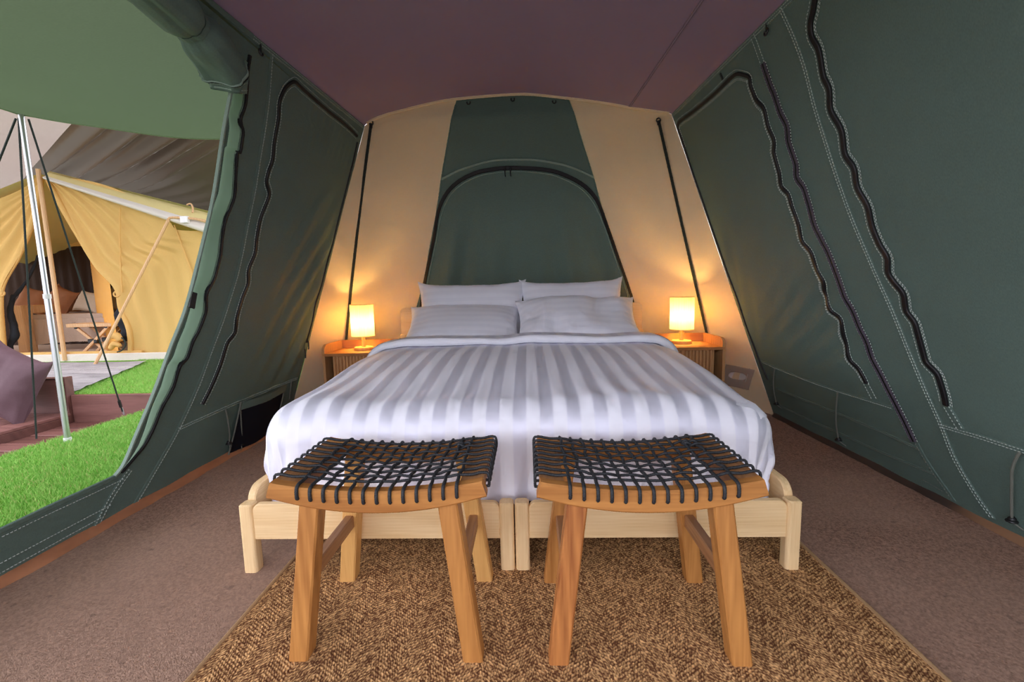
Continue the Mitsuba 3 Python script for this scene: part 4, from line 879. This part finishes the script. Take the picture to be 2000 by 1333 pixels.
# upright poles
add(BT+'__front_pole', tube([(-5.875, 5.42, .16), (-5.875, 5.42, 2.50)], .024, 10), 'bamboo')
add(BT+'__prop_pole', tube([(-5.17, 5.10, .14), (-4.28, 5.36, 1.84)], .018, 8), 'bamboo')
add(BT+'__prop_pole', tube([(-4.30, 5.36, 1.82), (-4.25, 5.36, 1.87), (-4.12, 5.36, 1.865), (-3.6, 5.36, 1.74)], .014, 8, step=.03), 'bamboo')
add(BT+'__ridge_hoop', tube([(-4.14, 5.5, 2.04), (-4.08, 5.48, 2.05), (-4.04, 5.46, 2.0), (-4.02, 5.42, 1.93)], .010, 6, step=.02), 'bamboo')
add(BT+'__prop_clamp', cbox(-4.12, -4.03, 5.33, 5.38, 1.80, 1.88, .006), 'plastic_white')
# bundled mosquito nets at both sides of the door
def bundle(pts, r, key, mat):
    P = resample(np.array(pts, float), .02); t, N, B = frames(P); a = np.arange(14)*2*math.pi/14; S = []
    for k in range(len(P)):
        q = np.stack([np.cos(a), np.sin(a), a*0+k*.18], -1); rr = np.interp(k, np.linspace(0, len(P)-1, len(r)), r)*(1+.7*(nz(q*1.2, 1.0, 3.0)-.5))
        S.append(P[k]+N[k]*(rr*np.cos(a))[:, None]+B[k]*(rr*np.sin(a))[:, None])
    return add(key, loft(S), mat, True)
bundle([(-6.66,5.62,1.0),(-6.72,5.60,.75),(-6.67,5.58,.50),(-6.75,5.57,.34),(-6.72,5.57,.2)], [.02,.03,.045,.035,.03], BT+'__net', 'net_dark')
bundle([(-5.17,5.60,.90),(-5.20,5.58,.68),(-5.14,5.57,.5),(-5.22,5.56,.42)], [.03,.07,.10,.05], BT+'__net', 'net_dark')
bundle([(-6.3,5.66,1.5),(-6.55,5.64,1.1),(-6.70,5.62,.95)], [.012,.018,.02], BT+'__net', 'net_dark')
bundle([(-5.86,5.60,2.30),(-5.48,5.60,1.62),(-5.2,5.6,1.12)], [.015,.02,.02], BT+'__net', 'net_dark')
bundle([(-5.24,5.40,.44),(-5.14,5.39,.46),(-5.08,5.38,.40)], [.03,.045,.03], BT+'__rolled_sill', 'beige_canvas')
bundle([(-5.22,5.38,.30),(-5.15,5.38,.36),(-5.09,5.38,.33)], [.03,.04,.02], BT+'__rolled_sill', 'beige_canvas')
add(BT+'__rolled_sill__cord', tube([(-5.05,5.37,.44),(-5.0,5.36,.36),(-5.06,5.36,.28),(-5.12,5.36,.26)], .008, 6, step=.02), 'strap_dark')
# sofa
tag('sofa', 'low wooden sofa with a taupe seat cover inside the beige tent', 'sofa')
add('sofa__arm', cbox(-7.16, -7.02, 6.00, 6.14, .17, .86, .01), 'bamboo')
add('sofa__arm', cbox(-7.16, -7.02, 6.14, 6.85, .74, .86, .01), 'bamboo')
add('sofa__seat', trimesh.creation.box((1.55, .80, .12)).subdivide().subdivide().subdivide().apply_translation((-6.38, 6.52, .66)), 'sofa_cloth', 40)
sc = np.array([[(x, 6.10-.02*math.sin(x*9)+.012*math.sin(x*31), z) for x in np.linspace(-7.16, -5.62, 60)] for z in (.28, .34, .5, .66)])
sc[0, :, 2] += .05*np.sin(np.linspace(0, 3, 60))
add('sofa__cover', grid(sc), 'sofa_cloth', True, label='taupe cover hanging to the floor')
add('sofa__back', cbox(-7.3, -5.7, 6.84, 6.92, .5, 1.0, .02), 'sofa_cloth')
SG = 'cushions on the sofa in the beige tent'
place_pillow('cushion', .22, .21, .08, 61, (-7.46, 6.55, .915), d(68), d(12), 'cushion_rust', 'rust cushion at the wooden arm end of the sofa', SG, roll=d(-16), cat_='cushion', n=24)
place_pillow('cushion', .23, .21, .08, 62, (-7.08, 6.60, .915), d(68), d(-6), 'cushion_rust', 'second rust cushion on the sofa, beside the sand coloured ones', SG, roll=d(-20), cat_='cushion', n=24)
place_pillow('cushion', .23, .17, .07, 63, (-6.58, 6.55, .88), d(64), d(-4), 'cushion_sand', 'front sand coloured cushion lying on the sofa', SG, roll=d(-10), cat_='cushion', n=24)
place_pillow('cushion', .20, .18, .07, 64, (-6.30, 6.70, .91), d(68), d(-10), 'cushion_sand', 'sand coloured cushion at the amber wall end of the sofa', SG, roll=d(-14), cat_='cushion', n=24)
# folding table
tag('folding_table', 'small wooden folding table with crossed legs in the doorway of the beige tent', 'table')
add('folding_table__top', cbox(-6.19, -5.56, 5.78, 6.06, .552, .60, .006), 'bamboo')
add('folding_table__tray', cbox(-5.72, -5.50, 5.9, 6.06, .601, .64, .006), 'bamboo')
for y in (5.82, 6.02):
    add('folding_table__leg', bar((-6.10, y, .56), (-5.68, y+.03, .165), .03, .035, .004), 'bamboo')
    add('folding_table__leg', bar((-5.63, y, .56), (-6.05, y-.03, .165), .03, .035, .004), 'bamboo')
    add('folding_table__pivot', cat([cbox(-5.93, -5.80, y-.03, y+.03, .33, .39, .01)]), 'plastic_black')
    for x in (-6.08, -5.66): add('folding_table__bracket', cbox(x-.02, x+.02, y-.02, y+.02, .53, .56, .004), 'plastic_black')

# big brown tarpaulin pitched over the beige tent
us, vs = np.linspace(-8.0, 9.5, 520), np.linspace(0, 1, 64)
prof = np.array([(3.3, 3.05), (5.0, 2.96), (7.0, 2.85), (9.0, 2.75), (10.4, 1.6), (11.2, .2)])
pv = np.linspace(0, 1, len(prof)); rows = []
for v in vs:                                        # the weave of the grid follows the folds
    y, z = np.interp(v, pv, prof[:, 0]), np.interp(v, pv, prof[:, 1])
    x = us-5.5-1.5*(y-7.0)
    dip = -0.42*sm(-7.5, -4.4, x)*sm(5.5, 9.0, y) + 0.25*sm(-8, -12, x)
    ph = us+0.12*np.sin(y*.9)
    am = sm(-2.6, -1.9, ph)*(0.10+.90*sm(0.3, -0.6, ph))*sm(4.2, 5.2, y)
    fold = (0.12*np.abs(np.sin(ph*6.5+.5*np.sin(y)))**2.5 + 0.016*np.sin(ph*17+1.2*np.sin(y*1.3)) + 0.04*np.abs(np.sin(ph*5.3+1))**8)*am
    rows.append(np.stack([x, np.full_like(x, y), z+dip-fold], -1))
tm = grid(np.array(rows)); cc = tm.vertices[tm.faces].mean(1); inside = (cc[:, 0] > -12.2) & (cc[:, 0] < -2.3)
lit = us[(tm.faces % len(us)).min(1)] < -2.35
def sub(m, keep):
    m = trimesh.Trimesh(m.vertices, m.faces[keep], process=False); m.remove_unreferenced_vertices(); return m
scene['tarp_painted_lit'] = {'type': 'principledthin', 'base_color': weave((0.42, 0.345, 0.295), 0.05), 'roughness': 0.5, 'diff_trans': 0.65, 'spec_trans': 0.0, 'eta': 1.4}  # paler copy of the tarp, painting in the sky light at its left end
tag('tarpaulin', 'large brown tarpaulin stretched above the beige tent', 'tarpaulin')
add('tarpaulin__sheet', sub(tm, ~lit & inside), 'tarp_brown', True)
add('tarpaulin__painted_lit_sheet', sub(tm, lit & inside), 'tarp_painted_lit', True, label='end of the sheet made paler and translucent to paint in sky light')
